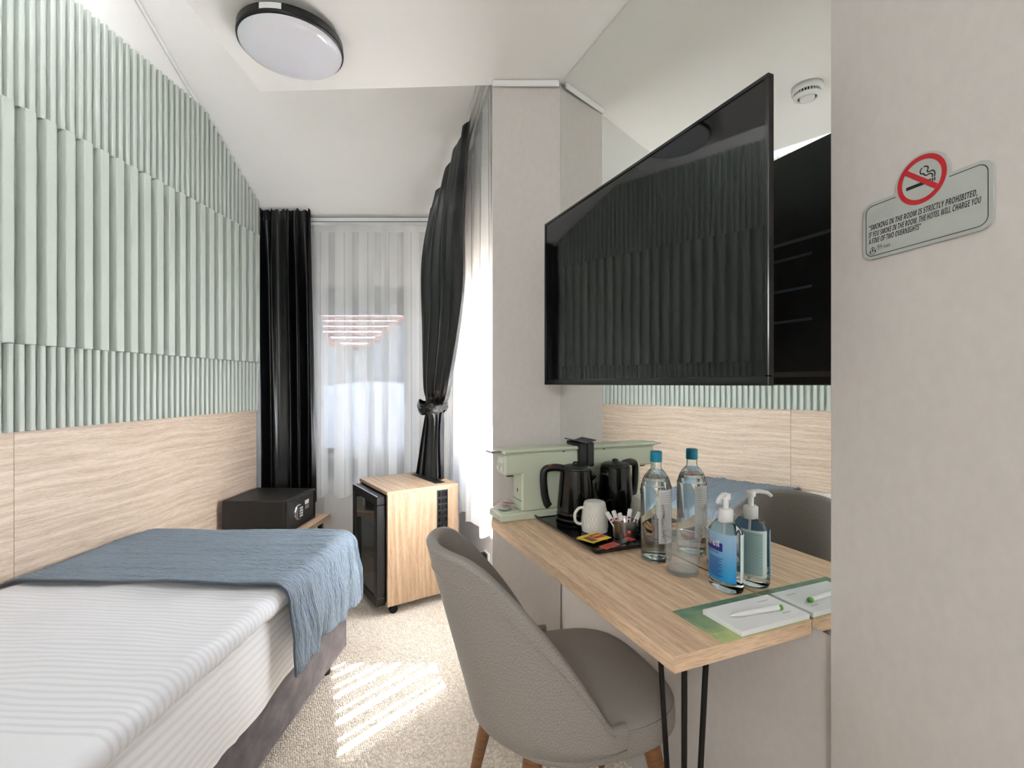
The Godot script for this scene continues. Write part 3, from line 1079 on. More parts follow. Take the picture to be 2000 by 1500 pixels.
# ------------------------------------------------------------------ television
func build_tv() -> void:
	var o := thing("television", "large black flat television on a wall arm in front of the mirror", "television", M(0.78, 1.227, 1.104), RM)
	var w := 0.922
	var h := 0.576
	part(MB.new().bx(Vector3(0.004, 0.001, -w / 2 + 0.001), Vector3(0.014, h - 0.001, w / 2 - 0.001), 0.002), "back_panel", mats.black_satin, o)
	var b := MB.new()
	b.bx(Vector3(-0.003, 0, -w / 2), Vector3(0.012, 0.018, w / 2), 0.0015)
	b.bx(Vector3(-0.003, h - 0.009, -w / 2), Vector3(0.012, h, w / 2), 0.0015)
	b.bx(Vector3(-0.003, 0.018, -w / 2), Vector3(0.012, h - 0.009, -w / 2 + 0.009), 0.0015)
	b.bx(Vector3(-0.003, 0.018, w / 2 - 0.009), Vector3(0.012, h - 0.009, w / 2), 0.0015)
	part(b, "bezel", mats.black_gloss, o)
	var scr := mat("screen_glass", Color(0.05, 0.05, 0.052), 0.035)
	scr.metallic_specular = 0.45
	part(MB.new().bx(Vector3(-0.0005, 0.016, -w / 2 + 0.007), Vector3(0.005, h - 0.007, w / 2 - 0.007), 0.0), "screen", scr, o)
	var rh := part(MB.new().bx(Vector3(0.014, 0.02, -0.40), Vector3(0.048, 0.35, 0.40), 0.012), "rear_housing", mats.black_satin, o)
	for i in 3:
		part(MB.new().bx(Vector3(0.048, 0.30 - 0.075 * i, 0.10), Vector3(0.0495, 0.306 - 0.075 * i, 0.34), 0.0004), "vent_slot", mats.anthracite, rh)
		part(MB.new().bx(Vector3(0.048, 0.30 - 0.075 * i, -0.34), Vector3(0.0495, 0.306 - 0.075 * i, -0.10), 0.0004), "vent_slot", mats.anthracite, rh)
	var br := MB.new()
	br.bx(Vector3(0.0485, 0.10, -0.11), Vector3(0.054, 0.32, -0.08), 0.001)
	br.bx(Vector3(0.0485, 0.10, 0.08), Vector3(0.054, 0.32, 0.11), 0.001)
	br.bx(Vector3(0.054, 0.19, -0.11), Vector3(0.060, 0.24, 0.11), 0.001)
	part(br, "bracket", mats.black_metal, o)
	var ar := MB.new()
	ar.bx(Vector3(0.060, 0.185, -0.02), Vector3(0.158, 0.245, 0.02), 0.003)
	ar.bx(Vector3(0.158, 0.12, -0.05), Vector3(0.1645, 0.31, 0.05), 0.001)
	part(ar, "wall_arm", mats.black_metal, o)

# ------------------------------------------------------------------ chair
func build_chair() -> void:
	var fab_a := noise_tex(0.12, 71, [rgb8(116, 113, 110), Color.WHITE], 512, 5)
	var fab := tri_tex(mat("grey_fabric", rgb8(202, 195, 188), 0.9), fab_a, null, 0.0, Vector3(15, 3.4, 15))
	fab.rim_enabled = true
	fab.rim = 0.25
	var o := thing("upholstered_chair", "grey fabric chair with curved backrest and oak legs at the desk", "chair", P(0.144, 0, 1.30), -1.2531)
	# backrest shell
	var rows := []
	var nphi := 56
	var pmax := 1.72
	for i in nphi + 1:
		var f := lerpf(-pmax, pmax, i / float(nphi))
		var g := clampf(cos(f) / cos(0.62), -0.12, 1.0)
		var k := 1.0 - clampf(cos(f) / cos(0.62), 0.0, 2.0)
		g = 1.0 - (sqrt(k * k + 0.012) + k) * 0.5 if k > -0.5 else 1.0
		var yt := 0.470 + 0.385 * maxf(g, 0.0)
		var yb := lerpf(0.402, 0.418, absf(f) / pmax)
		var th := lerpf(0.030, 0.022, smoothstep(0.6, 1.0, absf(f) / pmax))
		var row := []
		var place := func(y: float, off: float) -> Vector3:
			var q := clampf((y - 0.36) / 0.50, 0.0, 1.0)
			var a := 0.236 + 0.010 * q
			var b := 0.226 + 0.135 * q
			var nrm := Vector2(sin(f) / a, cos(f) / b).normalized()
			return Vector3(a * sin(f) + nrm.x * off, y, b * cos(f) + nrm.y * off)
		for j in 9:
			row.append(place.call(lerpf(yb, yt - th * 0.5, j / 8.0), th * 0.5))
		for j in range(1, 8):
			var t := PI * j / 8.0
			row.append(place.call(yt - th * 0.5 + th * 0.5 * sin(t), th * 0.5 * cos(t)))
		for j in 9:
			row.append(place.call(lerpf(yt - th * 0.5, yb, j / 8.0), -th * 0.5))
		rows.append(row)
	var sh := MB.new().grid(rows, 1.0, true)
	for e in [0, nphi]:
		var nn := Vector3(0, 0, -1)
		var c := Vector3.ZERO
		for q in rows[e]:
			c += q / rows[e].size()
		var f := sh.add(c, nn)
		for q in rows[e]:
			sh.add(q, nn)
		for i in rows[e].size():
			sh.tri(f, f + 1 + i, f + 1 + (i + 1) % rows[e].size())
	var back := part(sh, "backrest", fab, o)
	var pip := []
	for i in range(2, nphi - 1):
		pip.append(rows[i][7] + (rows[i][7] - rows[i][22]).normalized() * 0.0005)
	part(MB.new().tube(pip, 0.0026, 6), "piping", fab, back)
	# seat cushion
	var plan := superell(0.236, 0.236, 3.2, 56)
	for i in plan.size():
		plan[i] = Vector2(plan[i].x * (1.0 - 0.26 * pow(maxf(0.0, plan[i].y / 0.236), 2.0)), plan[i].y * (1.06 if plan[i].y < 0.0 else 0.94))
	var srows := []
	for q in [[0.0, 0.378], [0.80, 0.378], [0.93, 0.380], [0.98, 0.386], [1.0, 0.397], [1.0, 0.430], [0.985, 0.445], [0.94, 0.457], [0.84, 0.465], [0.65, 0.471], [0.35, 0.475], [0.0, 0.476]]:
		var row := []
		for p in plan:
			row.append(Vector3(p.x * q[0], q[1], p.y * q[0]))
		srows.append(row)
	var sm := MB.new().grid(srows, -1.0, true)
	var st := part(sm, "seat", fab, o)
	var sp := []
	for q in plan:
		sp.append(Vector3(q.x * 0.985, 0.4445, q.y * 0.985))
	sp.append(sp[0])
	part(MB.new().tube(sp, 0.0028, 6), "piping", fab, st)
	for sx in [-1.0, 1.0]:
		for sz in [-1.0, 1.0]:
			var tp := Vector3(sx * 0.150, 0.384, sz * 0.150)
			var bt := Vector3(sx * 0.210, 0.0, sz * 0.220)
			part(MB.new().tube([tp, bt], 0.023, 14, 0.012), "leg", mats.oak_solid, o)

# ------------------------------------------------------------------ bed
func build_bed() -> void:
	var o := thing("single_bed", "single bed with dark grey velvet base along the left wall", "bed", L(-1.748, 0, 0), RL)
	var vel := tri_tex(mat("velvet", rgb8(94, 86, 90), 0.85), noise_tex(0.012, 81, [Color(0.55, 0.55, 0.55), Color.WHITE], 512, 5), noise_tex(0.1, 82, [Color(0.3, 0.3, 0.3), Color(0.7, 0.7, 0.7)], 256, 3), 0.05, Vector3(2, 2, 2))
	vel.rim_enabled = true
	vel.rim = 0.6
	part(MB.new().bx(Vector3(0.0, 0.076, 0.7), Vector3(0.935, 0.31, -2.105), 0.018), "base", vel, o)
	for q in [[0.07, 0.1], [0.865, 0.1], [0.07, -2.03], [0.865, -2.03]]:
		part(MB.new().lathe([Vector2(0, 0), Vector2(0.022, 0), Vector2(0.028, 0.077), Vector2(0, 0.077)], 20, Transform3D(Basis(), Vector3(q[0], 0, q[1])), false), "leg", mats.black_plastic, o)
	# satin-striped cotton
	var stripe := Image.create_empty(64, 64, false, Image.FORMAT_RGB8)
	for j in 64:
		var t := smoothstep(0.0, 5.0, float(j) if j < 32 else 0.0) * (1.0 - smoothstep(27.0, 32.0, float(j)))
		for i in 64:
			stripe.set_pixel(i, j, Color(1, 1, 1).lerp(Color(0.952, 0.952, 0.956), t))
	var stex := ImageTexture.create_from_image(stripe)
	var cot := mat("striped_cotton", rgb8(228, 228, 231), 0.7)
	cot.albedo_texture = stex
	var sheetm := mat("striped_sheet", rgb8(240, 240, 241), 0.7)
	sheetm.albedo_texture = stex
	part(MB.new().bx(Vector3(0.004, 0.30, 0.7), Vector3(0.920, 0.538, -2.105), 0.035), "mattress", mats.white_plastic, o)
	var nz := FastNoiseLite.new()
	nz.seed = 4
	nz.frequency = 1.0
	nz.fractal_octaves = 3
	# fitted sheet hanging down the side
	var sh := thing("bed_sheet", "white striped sheet hanging down the side of the bed", "bed sheet", L(-1.748, 0, 0), RL)
	var rows := []
	var uvs := []
	for i in 15:
		var v := i / 14.0
		var row := []
		var ur := []
		for j in 91:
			var s := lerpf(-0.5, 1.72, j / 90.0)
			var y := lerpf(0.545, 0.262 + 0.010 * sin(s * 5.0) + 0.006 * sin(s * 17.0), v)
			var x := 0.928 + 0.014 * sin(v * 2.6) + 0.008 * nz.get_noise_2d(s * 4.0, v * 1.2) * v + 0.010 * v
			x += 0.006 * exp(-pow((s - 1.27) / 0.012, 2.0)) + 0.004 * exp(-pow((s - 1.20) / 0.01, 2.0))
			row.append(Vector3(x, y, -s))
			ur.append(Vector2(s * 4.0, v * 0.29 / 0.024))
		rows.append(row)
		uvs.append(ur)
	part(MB.new().grid(rows, 1.0, false, 1, 1, uvs), "side_drop", sheetm, sh)
	# duvet
	var du := thing("duvet", "white striped duvet covering the bed", "duvet", L(-1.748, 0, 0), RL)
	rows = []
	uvs = []
	for i in 121:
		var s := lerpf(-0.55, 2.08, i / 120.0)
		var row := []
		var ur := []
		for j in 61:
			var a := 1.037 * j / 60.0
			var x := a
			var y := 0.578
			var n := nz.get_noise_2d(s * 3.2, a * 1.6)
			y += 0.012 * n + 0.005 * nz.get_noise_2d(s * 14.0, a * 3.0 + 9.0)
			y -= 0.02 * smoothstep(0.08, 0.0, a)
			var e := a - 0.922
			if e > 0.0:
				var th := minf(e / 0.036, PI * 0.98)
				x = 0.922 + 0.036 * sin(th)
				y = y - 0.036 * (1.0 - cos(th))
			x += 0.006 * nz.get_noise_2d(s * 5.0, 3.0) * smoothstep(0.7, 1.0, a)
			row.append(Vector3(x, y, -s))
			ur.append(Vector2(a * 3.0, maxf(s, 0.8645) / 0.019))
		rows.append(row)
		uvs.append(ur)
	part(MB.new().grid(rows, -1.0, false, 1, 1, uvs), "cover", cot, du)
	# throw over the foot
	var tw := thing("bed_throw", "blue grey crinkled throw laid across the foot of the bed", "bed throw", L(-1.748, 0, 0), RL)
	var cr_h := noise_tex(0.03, 91, [Color.BLACK, Color.WHITE], 1024, 5)
	var cr_a := noise_tex(0.25, 193, [rgb8(226, 229, 233), Color.WHITE], 512, 2)
	var blue := mat("blue_gauze", rgb8(148, 163, 176), 0.9)
	blue.albedo_texture = cr_a
	blue.heightmap_enabled = true
	blue.heightmap_texture = cr_h
	blue.heightmap_scale = 1.1
	blue.uv1_scale = Vector3(0.75, 5.5, 1)
	blue.rim_enabled = true
	blue.rim = 0.3
	rows = []
	uvs = []
	var rad := 0.062
	var A := 0.918
	var B := 2.075
	for i in 171:
		var b := lerpf(1.512, 2.36, i / 170.0)
		var row := []
		var ur := []
		for j in 131:
			var a := lerpf(0.0, 1.292, j / 130.0)
			var ex := maxf(0.0, a - A)
			var ez := maxf(0.0, b - B)
			var e := sqrt(ex * ex + ez * ez) if ex > 0.0 and ez > 0.0 else ex + ez
			e = minf(e, 0.325 + 0.010 * sin(a * 9.0 + b * 7.0))
			var dir := Vector2(ex, ez).normalized() if e > 0.0 else Vector2.ZERO
			var arc := rad * PI / 2.0
			var out := rad * sin(minf(e / rad, PI / 2.0))
			var y := 0.592 - rad * (1.0 - cos(minf(e / rad, PI / 2.0)))
			if e > arc:
				y -= e - arc
				out += 0.018 * smoothstep(0.0, 0.12, e - arc)
				var ang := b * 26.0 + a * 3.0 if ex >= ez else a * 26.0
				out += (0.010 * sin(ang) + 0.006 * sin(ang * 1.9 + 1.0)) * smoothstep(0.0, 0.2, e - arc)
			var x := minf(a, A) + dir.x * out
			var s := minf(b, B) + dir.y * out
			y += 0.007 * nz.get_noise_2d(b * 9.0, a * 1.6) + 0.006 * nz.get_noise_2d(b * 30.0, a * 2.6) * (1.0 if e < 0.05 else 0.3)
			y -= 0.02 * smoothstep(0.08, 0.0, a)
			x += 0.014 * nz.get_noise_2d(b * 16.0, a * 1.8 + 7.0) * smoothstep(A, A + 0.1, a)
			row.append(Vector3(x, y, -s))
			ur.append(Vector2(a, b))
		rows.append(row)
		uvs.append(ur)
	part(MB.new().grid(rows, -1.0, false, 1, 1, uvs), "cloth", blue, tw)
	var hem := []
	for j in 131:
		hem.append(rows[0][j] + Vector3(0, 0.001, 0))
	part(MB.new().tube(hem, 0.004, 6), "hem", blue, tw)

# ------------------------------------------------------------------ mini fridge in an oak cabinet
func grille(a0: float, a1: float, b0: float, b1: float, na: int, nb: int, conv: Callable) -> MB:
	var m := MB.new()
	var box := func(p0: float, p1: float, q0: float, q1: float) -> void:
		var u: Vector3 = conv.call(p0, q0, 0.0)
		var w: Vector3 = conv.call(p1, q1, 1.0)
		m.bx(u, w, 0.0006)
	var fr := 0.008
	box.call(a0, a0 + fr, b0, b1)
	box.call(a1 - fr, a1, b0, b1)
	box.call(a0, a1, b0, b0 + fr)
	box.call(a0, a1, b1 - fr, b1)
	for i in range(1, na):
		var c := lerpf(a0 + fr, a1 - fr, i / float(na))
		box.call(c - 0.0035, c + 0.0035, b0, b1)
	for i in range(1, nb):
		var c := lerpf(b0 + fr, b1 - fr, i / float(nb))
		box.call(a0, a1, c - 0.006, c + 0.006)
	return m

func build_fridge() -> void:
	var o := thing("mini_fridge", "mini fridge with black glass door in an oak cabinet on casters", "mini fridge", P(-0.653, 0, 2.555), 0.6056)
	var X := 0.418
	var Z := -0.4615
	var Y0 := 0.055
	var Y1 := 0.6625
	var ok: Material = mats.oak_cabinet
	# side facing the room, built round the grille opening
	var s := MB.new()
	s.bx(Vector3(0, Y0, -0.018), Vector3(0.285, Y1 - 0.018, 0), 0.001, 1)
	s.bx(Vector3(0.352, Y0, -0.018), Vector3(X, Y1 - 0.018, 0), 0.001, 1)
	s.bx(Vector3(0.285, Y0, -0.018), Vector3(0.352, 0.30, 0), 0.0, 1)
	s.bx(Vector3(0.285, Y1 - 0.028, -0.018), Vector3(0.352, Y1 - 0.018, 0), 0.0, 1)
	part(s, "side_panel", ok, o)
	part(MB.new().bx(Vector3(0, Y0, Z), Vector3(X, Y1 - 0.018, Z + 0.018), 0.001, 1), "side_panel", ok, o)
	part(MB.new().bx(Vector3(X - 0.012, Y0, Z + 0.018), Vector3(X - 0.002, Y1 - 0.018, -0.018), 0.0, 1), "back_panel", mats.black_plastic, o)
	part(MB.new().bx(Vector3(0, Y0, Z + 0.018), Vector3(X - 0.012, Y0 + 0.018, -0.018), 0.0, 0), "bottom_panel", ok, o)
	var tp := MB.new()
	tp.bx(Vector3(-0.004, Y1 - 0.018, Z), Vector3(0.300, Y1, 0.001), 0.001, 2)
	tp.bx(Vector3(0.365, Y1 - 0.018, Z), Vector3(X, Y1, 0.001), 0.001, 2)
	tp.bx(Vector3(0.300, Y1 - 0.018, Z), Vector3(0.365, Y1, Z + 0.06), 0.0, 2)
	tp.bx(Vector3(0.300, Y1 - 0.018, -0.05), Vector3(0.365, Y1, 0.001), 0.0, 2)
	part(tp, "top_panel", ok, o)
	part(grille(0.285, 0.352, 0.30, Y1 - 0.028, 5, 9, func(a: float, b: float, k: float) -> Vector3: return Vector3(a, b, -0.010 + 0.012 * k)), "vent_grille", mats.black_plastic, o)
	part(grille(0.300, 0.365, Z + 0.06, -0.05, 5, 10, func(a: float, b: float, k: float) -> Vector3: return Vector3(a, Y1 - 0.010 + 0.0115 * k, b)), "vent_grille", mats.black_plastic, o)
	# fridge body: an open black liner behind the door
	var lin := MB.new()
	var z0 := Z + 0.022
	var z1 := -0.022
	lin.bx(Vector3(0.0, Y0 + 0.02, z0), Vector3(0.262, Y0 + 0.05, z1), 0)
	lin.bx(Vector3(0.0, Y1 - 0.06, z0), Vector3(0.262, Y1 - 0.022, z1), 0)
	lin.bx(Vector3(0.0, Y0 + 0.05, z0), Vector3(0.262, Y1 - 0.06, z0 + 0.03), 0)
	lin.bx(Vector3(0.0, Y0 + 0.05, z1 - 0.03), Vector3(0.262, Y1 - 0.06, z1), 0)
	lin.bx(Vector3(0.24, Y0 + 0.05, z0 + 0.03), Vector3(0.262, Y1 - 0.06, z1 - 0.03), 0)
	part(lin, "liner", mats.black_satin, o)
	for y in [0.22, 0.40]:
		var w := MB.new()
		for i in 13:
			var zz := lerpf(z0 + 0.034, z1 - 0.034, i / 12.0)
			w.tube([Vector3(0.01, y, zz), Vector3(0.235, y, zz)], 0.0016, 5)
		w.tube([Vector3(0.01, y, z0 + 0.032), Vector3(0.01, y, z1 - 0.032)], 0.0025, 6)
		part(w, "wire_shelf", mats.steel, o)
	# door
	var d := MB.new()
	var dy0 := Y0 + 0.005
	var dy1 := Y1 - 0.026
	d.bx(Vector3(-0.052, dy0, z0), Vector3(-0.004, dy0 + 0.045, z1), 0.003)
	d.bx(Vector3(-0.052, dy1 - 0.045, z0), Vector3(-0.004, dy1, z1), 0.003)
	d.bx(Vector3(-0.052, dy0 + 0.045, z0), Vector3(-0.004, dy1 - 0.045, z0 + 0.045), 0.003)
	d.bx(Vector3(-0.052, dy0 + 0.045, z1 - 0.045), Vector3(-0.004, dy1 - 0.045, z1), 0.003)
	var dr := part(d, "door", mats.black_satin, o)
	var g := mat("fridge_glass", Color(0.25, 0.27, 0.28, 0.45), 0.0)
	g.transparency = BaseMaterial3D.TRANSPARENCY_ALPHA
	part(MB.new().bx(Vector3(-0.046, dy0 + 0.04, z0 + 0.04), Vector3(-0.042, dy1 - 0.04, z1 - 0.04), 0), "pane", g, dr)
	part(MB.new().bx(Vector3(-0.053, dy1 - 0.0005, z0 + 0.004), Vector3(-0.045, dy1 + 0.0035, z1 - 0.004), 0.001), "trim_strip", mats.steel, dr)
	for q in [[0.045, -0.04], [0.36, -0.04], [0.045, Z + 0.04], [0.36, Z + 0.04]]:
		part(MB.new().lathe([Vector2(0, -0.014), Vector2(0.018, -0.014), Vector2(0.022, -0.010), Vector2(0.022, 0.010), Vector2(0.018, 0.014), Vector2(0, 0.014)], 20, Transform3D(Basis(Vector3.RIGHT, PI / 2), Vector3(q[0], 0.0225, q[1]))).bx(Vector3(q[0] - 0.016, 0.034, q[1] - 0.018), Vector3(q[0] + 0.016, 0.056, q[1] + 0.018), 0.002), "caster", mats.black_plastic, o)

# ------------------------------------------------------------------ safe on its shelf
func build_safe() -> void:
	var sh := thing("wall_shelf", "low oak shelf under the safe in the far left corner", "shelf", L(-1.75, 0.372, 2.56), RL)
	part(MB.new().bx(Vector3(0, 0, 0), Vector3(0.455, 0.028, -0.50), 0.001, 2), "board", mats.oak_desk, sh)
	part(MB.new().bx(Vector3(0.02, -0.372, -0.08), Vector3(0.045, -0.0002, -0.055), 0.002), "leg", mats.black_metal, sh)
	part(MB.new().bx(Vector3(0.40, -0.372, -0.08), Vector3(0.425, -0.0002, -0.055), 0.002), "leg", mats.black_metal, sh)
	part(MB.new().bx(Vector3(0.40, -0.372, -0.46), Vector3(0.425, -0.0002, -0.435), 0.002), "leg", mats.black_metal, sh)
	var o := thing("safe", "small black electronic safe on the low shelf beside the curtain", "safe", L(-1.72, 0.401, 2.62), RL)
	var W := 0.362
	var D := -0.352
	var H := 0.182
	part(MB.new().bx(Vector3(0, 0, 0), Vector3(W - 0.012, H, D), 0.004), "body", mats.safe_black, o)
	var fr := MB.new()
	fr.bx(Vector3(W - 0.012, 0, 0), Vector3(W + 0.006, 0.012, D), 0.002)
	fr.bx(Vector3(W - 0.012, H - 0.012, 0), Vector3(W + 0.006, H, D), 0.002)
	fr.bx(Vector3(W - 0.012, 0.012, 0), Vector3(W + 0.006, H - 0.012, -0.012), 0.002)
	fr.bx(Vector3(W - 0.012, 0.012, D + 0.012), Vector3(W + 0.006, H - 0.012, D), 0.002)
	part(fr, "front_frame", mats.safe_black, o)
	var d := part(MB.new().bx(Vector3(W - 0.011, 0.015, -0.022), Vector3(W + 0.004, H - 0.015, D + 0.022), 0.003), "door", mats.safe_black, o)
	# round lock boss with keypad
	part(MB.new().lathe([Vector2(0.046, 0), Vector2(0.046, 0.012), Vector2(0.042, 0.018), Vector2(0, 0.018)], 36, Transform3D(Basis(Vector3.FORWARD, PI / 2), Vector3(W + 0.004, 0.095, -0.115))), "dial", mats.chrome, d)
	part(MB.new().bx(Vector3(W + 0.020, 0.058, -0.100), Vector3(W + 0.025, 0.132, -0.152), 0.002), "keypad", mats.black_plastic, d)
	for r in 4:
		for c in 3:
			part(MB.new().bx(Vector3(W + 0.025, 0.112 - 0.015 * r, -0.108 - 0.0135 * c), Vector3(W + 0.0265, 0.122 - 0.015 * r, -0.118 - 0.0135 * c), 0.0004), "key", mats.white_plastic, d)
	part(MB.new().bx(Vector3(W + 0.004, 0.112, -0.215), Vector3(W + 0.0048, 0.137, -0.265), 0.0), "label_plate", mats.white_plastic, d)
	part(MB.new().bx(Vector3(W + 0.004, 0.085, -0.215), Vector3(W + 0.0048, 0.106, -0.265), 0.0), "label_plate", mats.steel, d)

# ------------------------------------------------------------------ things on the desk
func clear_mat(called: String, c: Color, scale: float, rough := 0.0) -> StandardMaterial3D:
	var m := mat(called, c, rough)
	m.refraction_enabled = true
	m.refraction_scale = scale
	m.transparency = BaseMaterial3D.TRANSPARENCY_ALPHA
	return m

# patch of a lathe-like surface: plan(angle) gives (x, z)
func patch(plan: Callable, a0: float, a1: float, y0: float, y1: float, k := 16) -> MB:
	var rows := []
	for i in 7:
		var row := []
		for j in k + 1:
			var q: Vector2 = plan.call(lerpf(a0, a1, j / float(k)))
			row.append(Vector3(q.x, lerpf(y1, y0, i / 6.0), q.y))
		rows.append(row)
	var m := MB.new().grid(rows, 1.0)
	return m.outward()

# flat lettering bent round that surface, x measured along the arc from angle a0 with the given radius
func bent(mb: MB, plan: Callable, a0: float, rr: float, sgn: float) -> MB:
	for i in mb.v.size():
		var p: Vector3 = mb.v[i]
		var a := a0 + sgn * p.x / rr
		var q: Vector2 = plan.call(a)
		mb.v[i] = Vector3(q.x, p.y, q.y)
		mb.n[i] = Vector3(q.x, 0, q.y).normalized()
	return mb.rewind()

func build_desk_things() -> void:
	var DT := 0.7502
	# ---- espresso machine
	var green := mat("mint_plastic", rgb8(206, 213, 190), 0.42)
	var cm := thing("coffee_machine", "pale green capsule coffee machine at the far end of the desk", "coffee machine", M(0.606, DT, 1.557), RM)
	part(MB.new().bx(Vector3(0, 0, 0), Vector3(0.318, 0.030, -0.118), 0.006), "base", green, cm)
	part(MB.new().bx(Vector3(0.084, 0.028, -0.010), Vector3(0.318, 0.236, -0.090), 0.006), "column", green, cm)
	var hdm := part(MB.new().bx(Vector3(0.018, 0.160, -0.010), Vector3(0.10, 0.236, -0.090), 0.008), "head", green, cm)
	part(MB.new().bx(Vector3(0.012, 0.2355, -0.004), Vector3(0.330, 0.250, -0.096), 0.006), "lid", green, cm)
	part(MB.new().bx(Vector3(-0.028, 0.238, -0.022), Vector3(0.02, 0.2455, -0.082), 0.003), "lid_lever", mats.steel, cm)
	part(MB.new().bx(Vector3(0.016, 0.200, -0.030), Vector3(0.0186, 0.224, -0.066), 0.001), "badge", mats.white_plastic, hdm)
	for z in [-0.028, -0.068]:
		part(MB.new().lathe([Vector2(0, 0.002), Vector2(0.009, 0.002), Vector2(0.009, 0), Vector2(0, 0)], 18, Transform3D(Basis(Vector3.FORWARD, -PI / 2), Vector3(0.0165, 0.182, z))), "button", mats.white_plastic, hdm)
	part(MB.new().bx(Vector3(0.040, 0.150, -0.040), Vector3(0.066, 0.162, -0.060), 0.003), "spout", mats.black_plastic, hdm)
	part(MB.new().bx(Vector3(0.0826, 0.094, -0.046), Vector3(0.0846, 0.106, -0.051), 0.0005), "indicator", mats.black_plastic, cm)
	part(MB.new().bx(Vector3(0.0832, 0.066, -0.012), Vector3(0.0842, 0.068, -0.088), 0.0), "tank_seam", mats.anthracite, cm)
	part(MB.new().bx(Vector3(0.01, 0.030, -0.012), Vector3(0.08, 0.0325, -0.106), 0.001), "drip_tray", green, cm)
	# pod sachet on its drip tray
	var pk := thing("pod_sachet", "clear and red wrapped coffee pod on the coffee machine tray", "sachet", M(0.650, DT + 0.0335, 1.615), RM + 0.5)
	var film := mat("film", Color(0.95, 0.96, 0.97, 0.12), 0.15)
	film.transparency = BaseMaterial3D.TRANSPARENCY_ALPHA
	var redp := mat("red_print", rgb8(176, 36, 30), 0.5)
	part(MB.new().lathe([Vector2(0, 0), Vector2(0.022, 0), Vector2(0.022, 0.004), Vector2(0.016, 0.012), Vector2(0.010, 0.013), Vector2(0, 0.013)], 24), "pod", mats.steel, pk, Vector3(-0.008, 0.0005, 0))
	part(MB.new().rbox(Vector3(0.012, 0.019, 0), Vector3(0.048, 0.003, 0.020), 0.001, 0, Basis(Vector3.BACK, -0.22)), "red_band", redp, pk)
	var fr := []
	var rr := RandomNumberGenerator.new()
	rr.seed = 3
	for i in 7:
		var row := []
		for j in 15:
			var a := (j / 14.0 - 0.5) * 0.088
			var b := (i / 6.0 - 0.5) * 0.058
			var hgt := 0.029 * (1.0 - pow(absf(a) / 0.046, 2.2)) * (1.0 - pow(absf(b) / 0.031, 2.2)) + 0.002 + rr.randf_range(0, 0.005)
			row.append(Vector3(a, hgt, b))
		fr.append(row)
	part(MB.new().grid(fr, -1.0), "wrapper", film, pk)
	# ---- tray
	var tr := thing("serving_tray", "black lacquered tray with raised rim on the desk", "tray", M(0.835, DT, 1.364), RM)
	var tp := rrect(0.104, 0.206, 0.025, 6)
	part(MB.new().loft(tp, [Vector2(0.014, 0.0), Vector2(0.010, 0.002), Vector2(0.001, 0.014), Vector2(0.0, 0.016), Vector2(0.003, 0.017), Vector2(0.006, 0.015), Vector2(0.016, 0.006), Vector2(0.020, 0.0055)], Transform3D(), true, true), "tray_body", mats.black_gloss, tr)
	var TT := DT + 0.0065
	# ---- kettle
	var kt := thing("electric_kettle", "glossy black electric kettle with orange switch on the tray", "kettle", M(0.863, TT, 1.490), 0.12)
	part(MB.new().lathe([Vector2(0, 0), Vector2(0.068, 0), Vector2(0.070, 0.006), Vector2(0.068, 0.014), Vector2(0, 0.014)], 40), "power_base", mats.black_plastic, kt)
	part(MB.new().lathe([Vector2(0, 0.016), Vector2(0.066, 0.016), Vector2(0.068, 0.022), Vector2(0.067, 0.028), Vector2(0.0655, 0.030), Vector2(0.0655, 0.034), Vector2(0.066, 0.036), Vector2(0.060, 0.110), Vector2(0.0545, 0.172), Vector2(0.052, 0.176), Vector2(0.0, 0.177)], 48), "body", mats.black_gloss, kt)
	var lid := part(MB.new().lathe([Vector2(0.051, 0.176), Vector2(0.051, 0.182), Vector2(0.040, 0.188), Vector2(0.012, 0.191), Vector2(0, 0.191)], 40), "lid", mats.black_plastic, kt)
	part(MB.new().lathe([Vector2(0.010, 0.190), Vector2(0.012, 0.197), Vector2(0.008, 0.201), Vector2(0, 0.202)], 20), "knob", mats.black_plastic, lid)
	var hp := catmull([Vector3(-0.045, 0.178, 0), Vector3(-0.075, 0.182, 0), Vector3(-0.108, 0.176, 0), Vector3(-0.116, 0.150, 0), Vector3(-0.112, 0.095, 0), Vector3(-0.104, 0.060, 0), Vector3(-0.096, 0.048, 0)], 5)
	var hr := []
	for i in hp.size():
		var c: Vector3 = hp[i]
		var tg: Vector3 = (hp[mini(i + 1, hp.size() - 1)] - hp[maxi(i - 1, 0)]).normalized()
		var sd := Vector3(0, 0, 1)
		var up := tg.cross(sd)
		var row := []
		for j in 12:
			var a := TAU * j / 12.0
			row.append(c + sd * 0.0125 * cos(a) + up * 0.013 * sin(a))
		hr.append(row)
	var hm := MB.new().grid(hr, 1.0, true)
	for i in hm.n.size():
		if hm.n[i].dot(hm.v[i] - hp[int(i / 12)]) < 0.0:
			hm.n[i] = -hm.n[i]
	hm.rewind()
	part(hm, "handle", mats.black_plastic, kt)
	part(MB.new().bx(Vector3(-0.102, 0.186, -0.008), Vector3(-0.078, 0.193, 0.008), 0.002), "switch", mat("orange_plastic", rgb8(190, 84, 40), 0.4), kt)
	part(MB.new().lathe([Vector2(0.016, -0.030), Vector2(0.018, 0.0), Vector2(0.012, 0.004), Vector2(0.0, 0.005)], 14, Transform3D(Basis(Vector3.BACK, -0.75), Vector3(0.060, 0.158, 0))), "spout", mats.black_gloss, kt)
	# ---- socket box on the mirror, plugs and cord
	var sk := thing("power_socket", "black double socket box with raised flap on the mirror behind the kettle", "power socket", M(0.9445, 0.925, 1.60), RM)
	part(MB.new().bx(Vector3(-0.030, 0, -0.052), Vector3(0, 0.088, 0.052), 0.003), "box", mats.black_satin, sk)
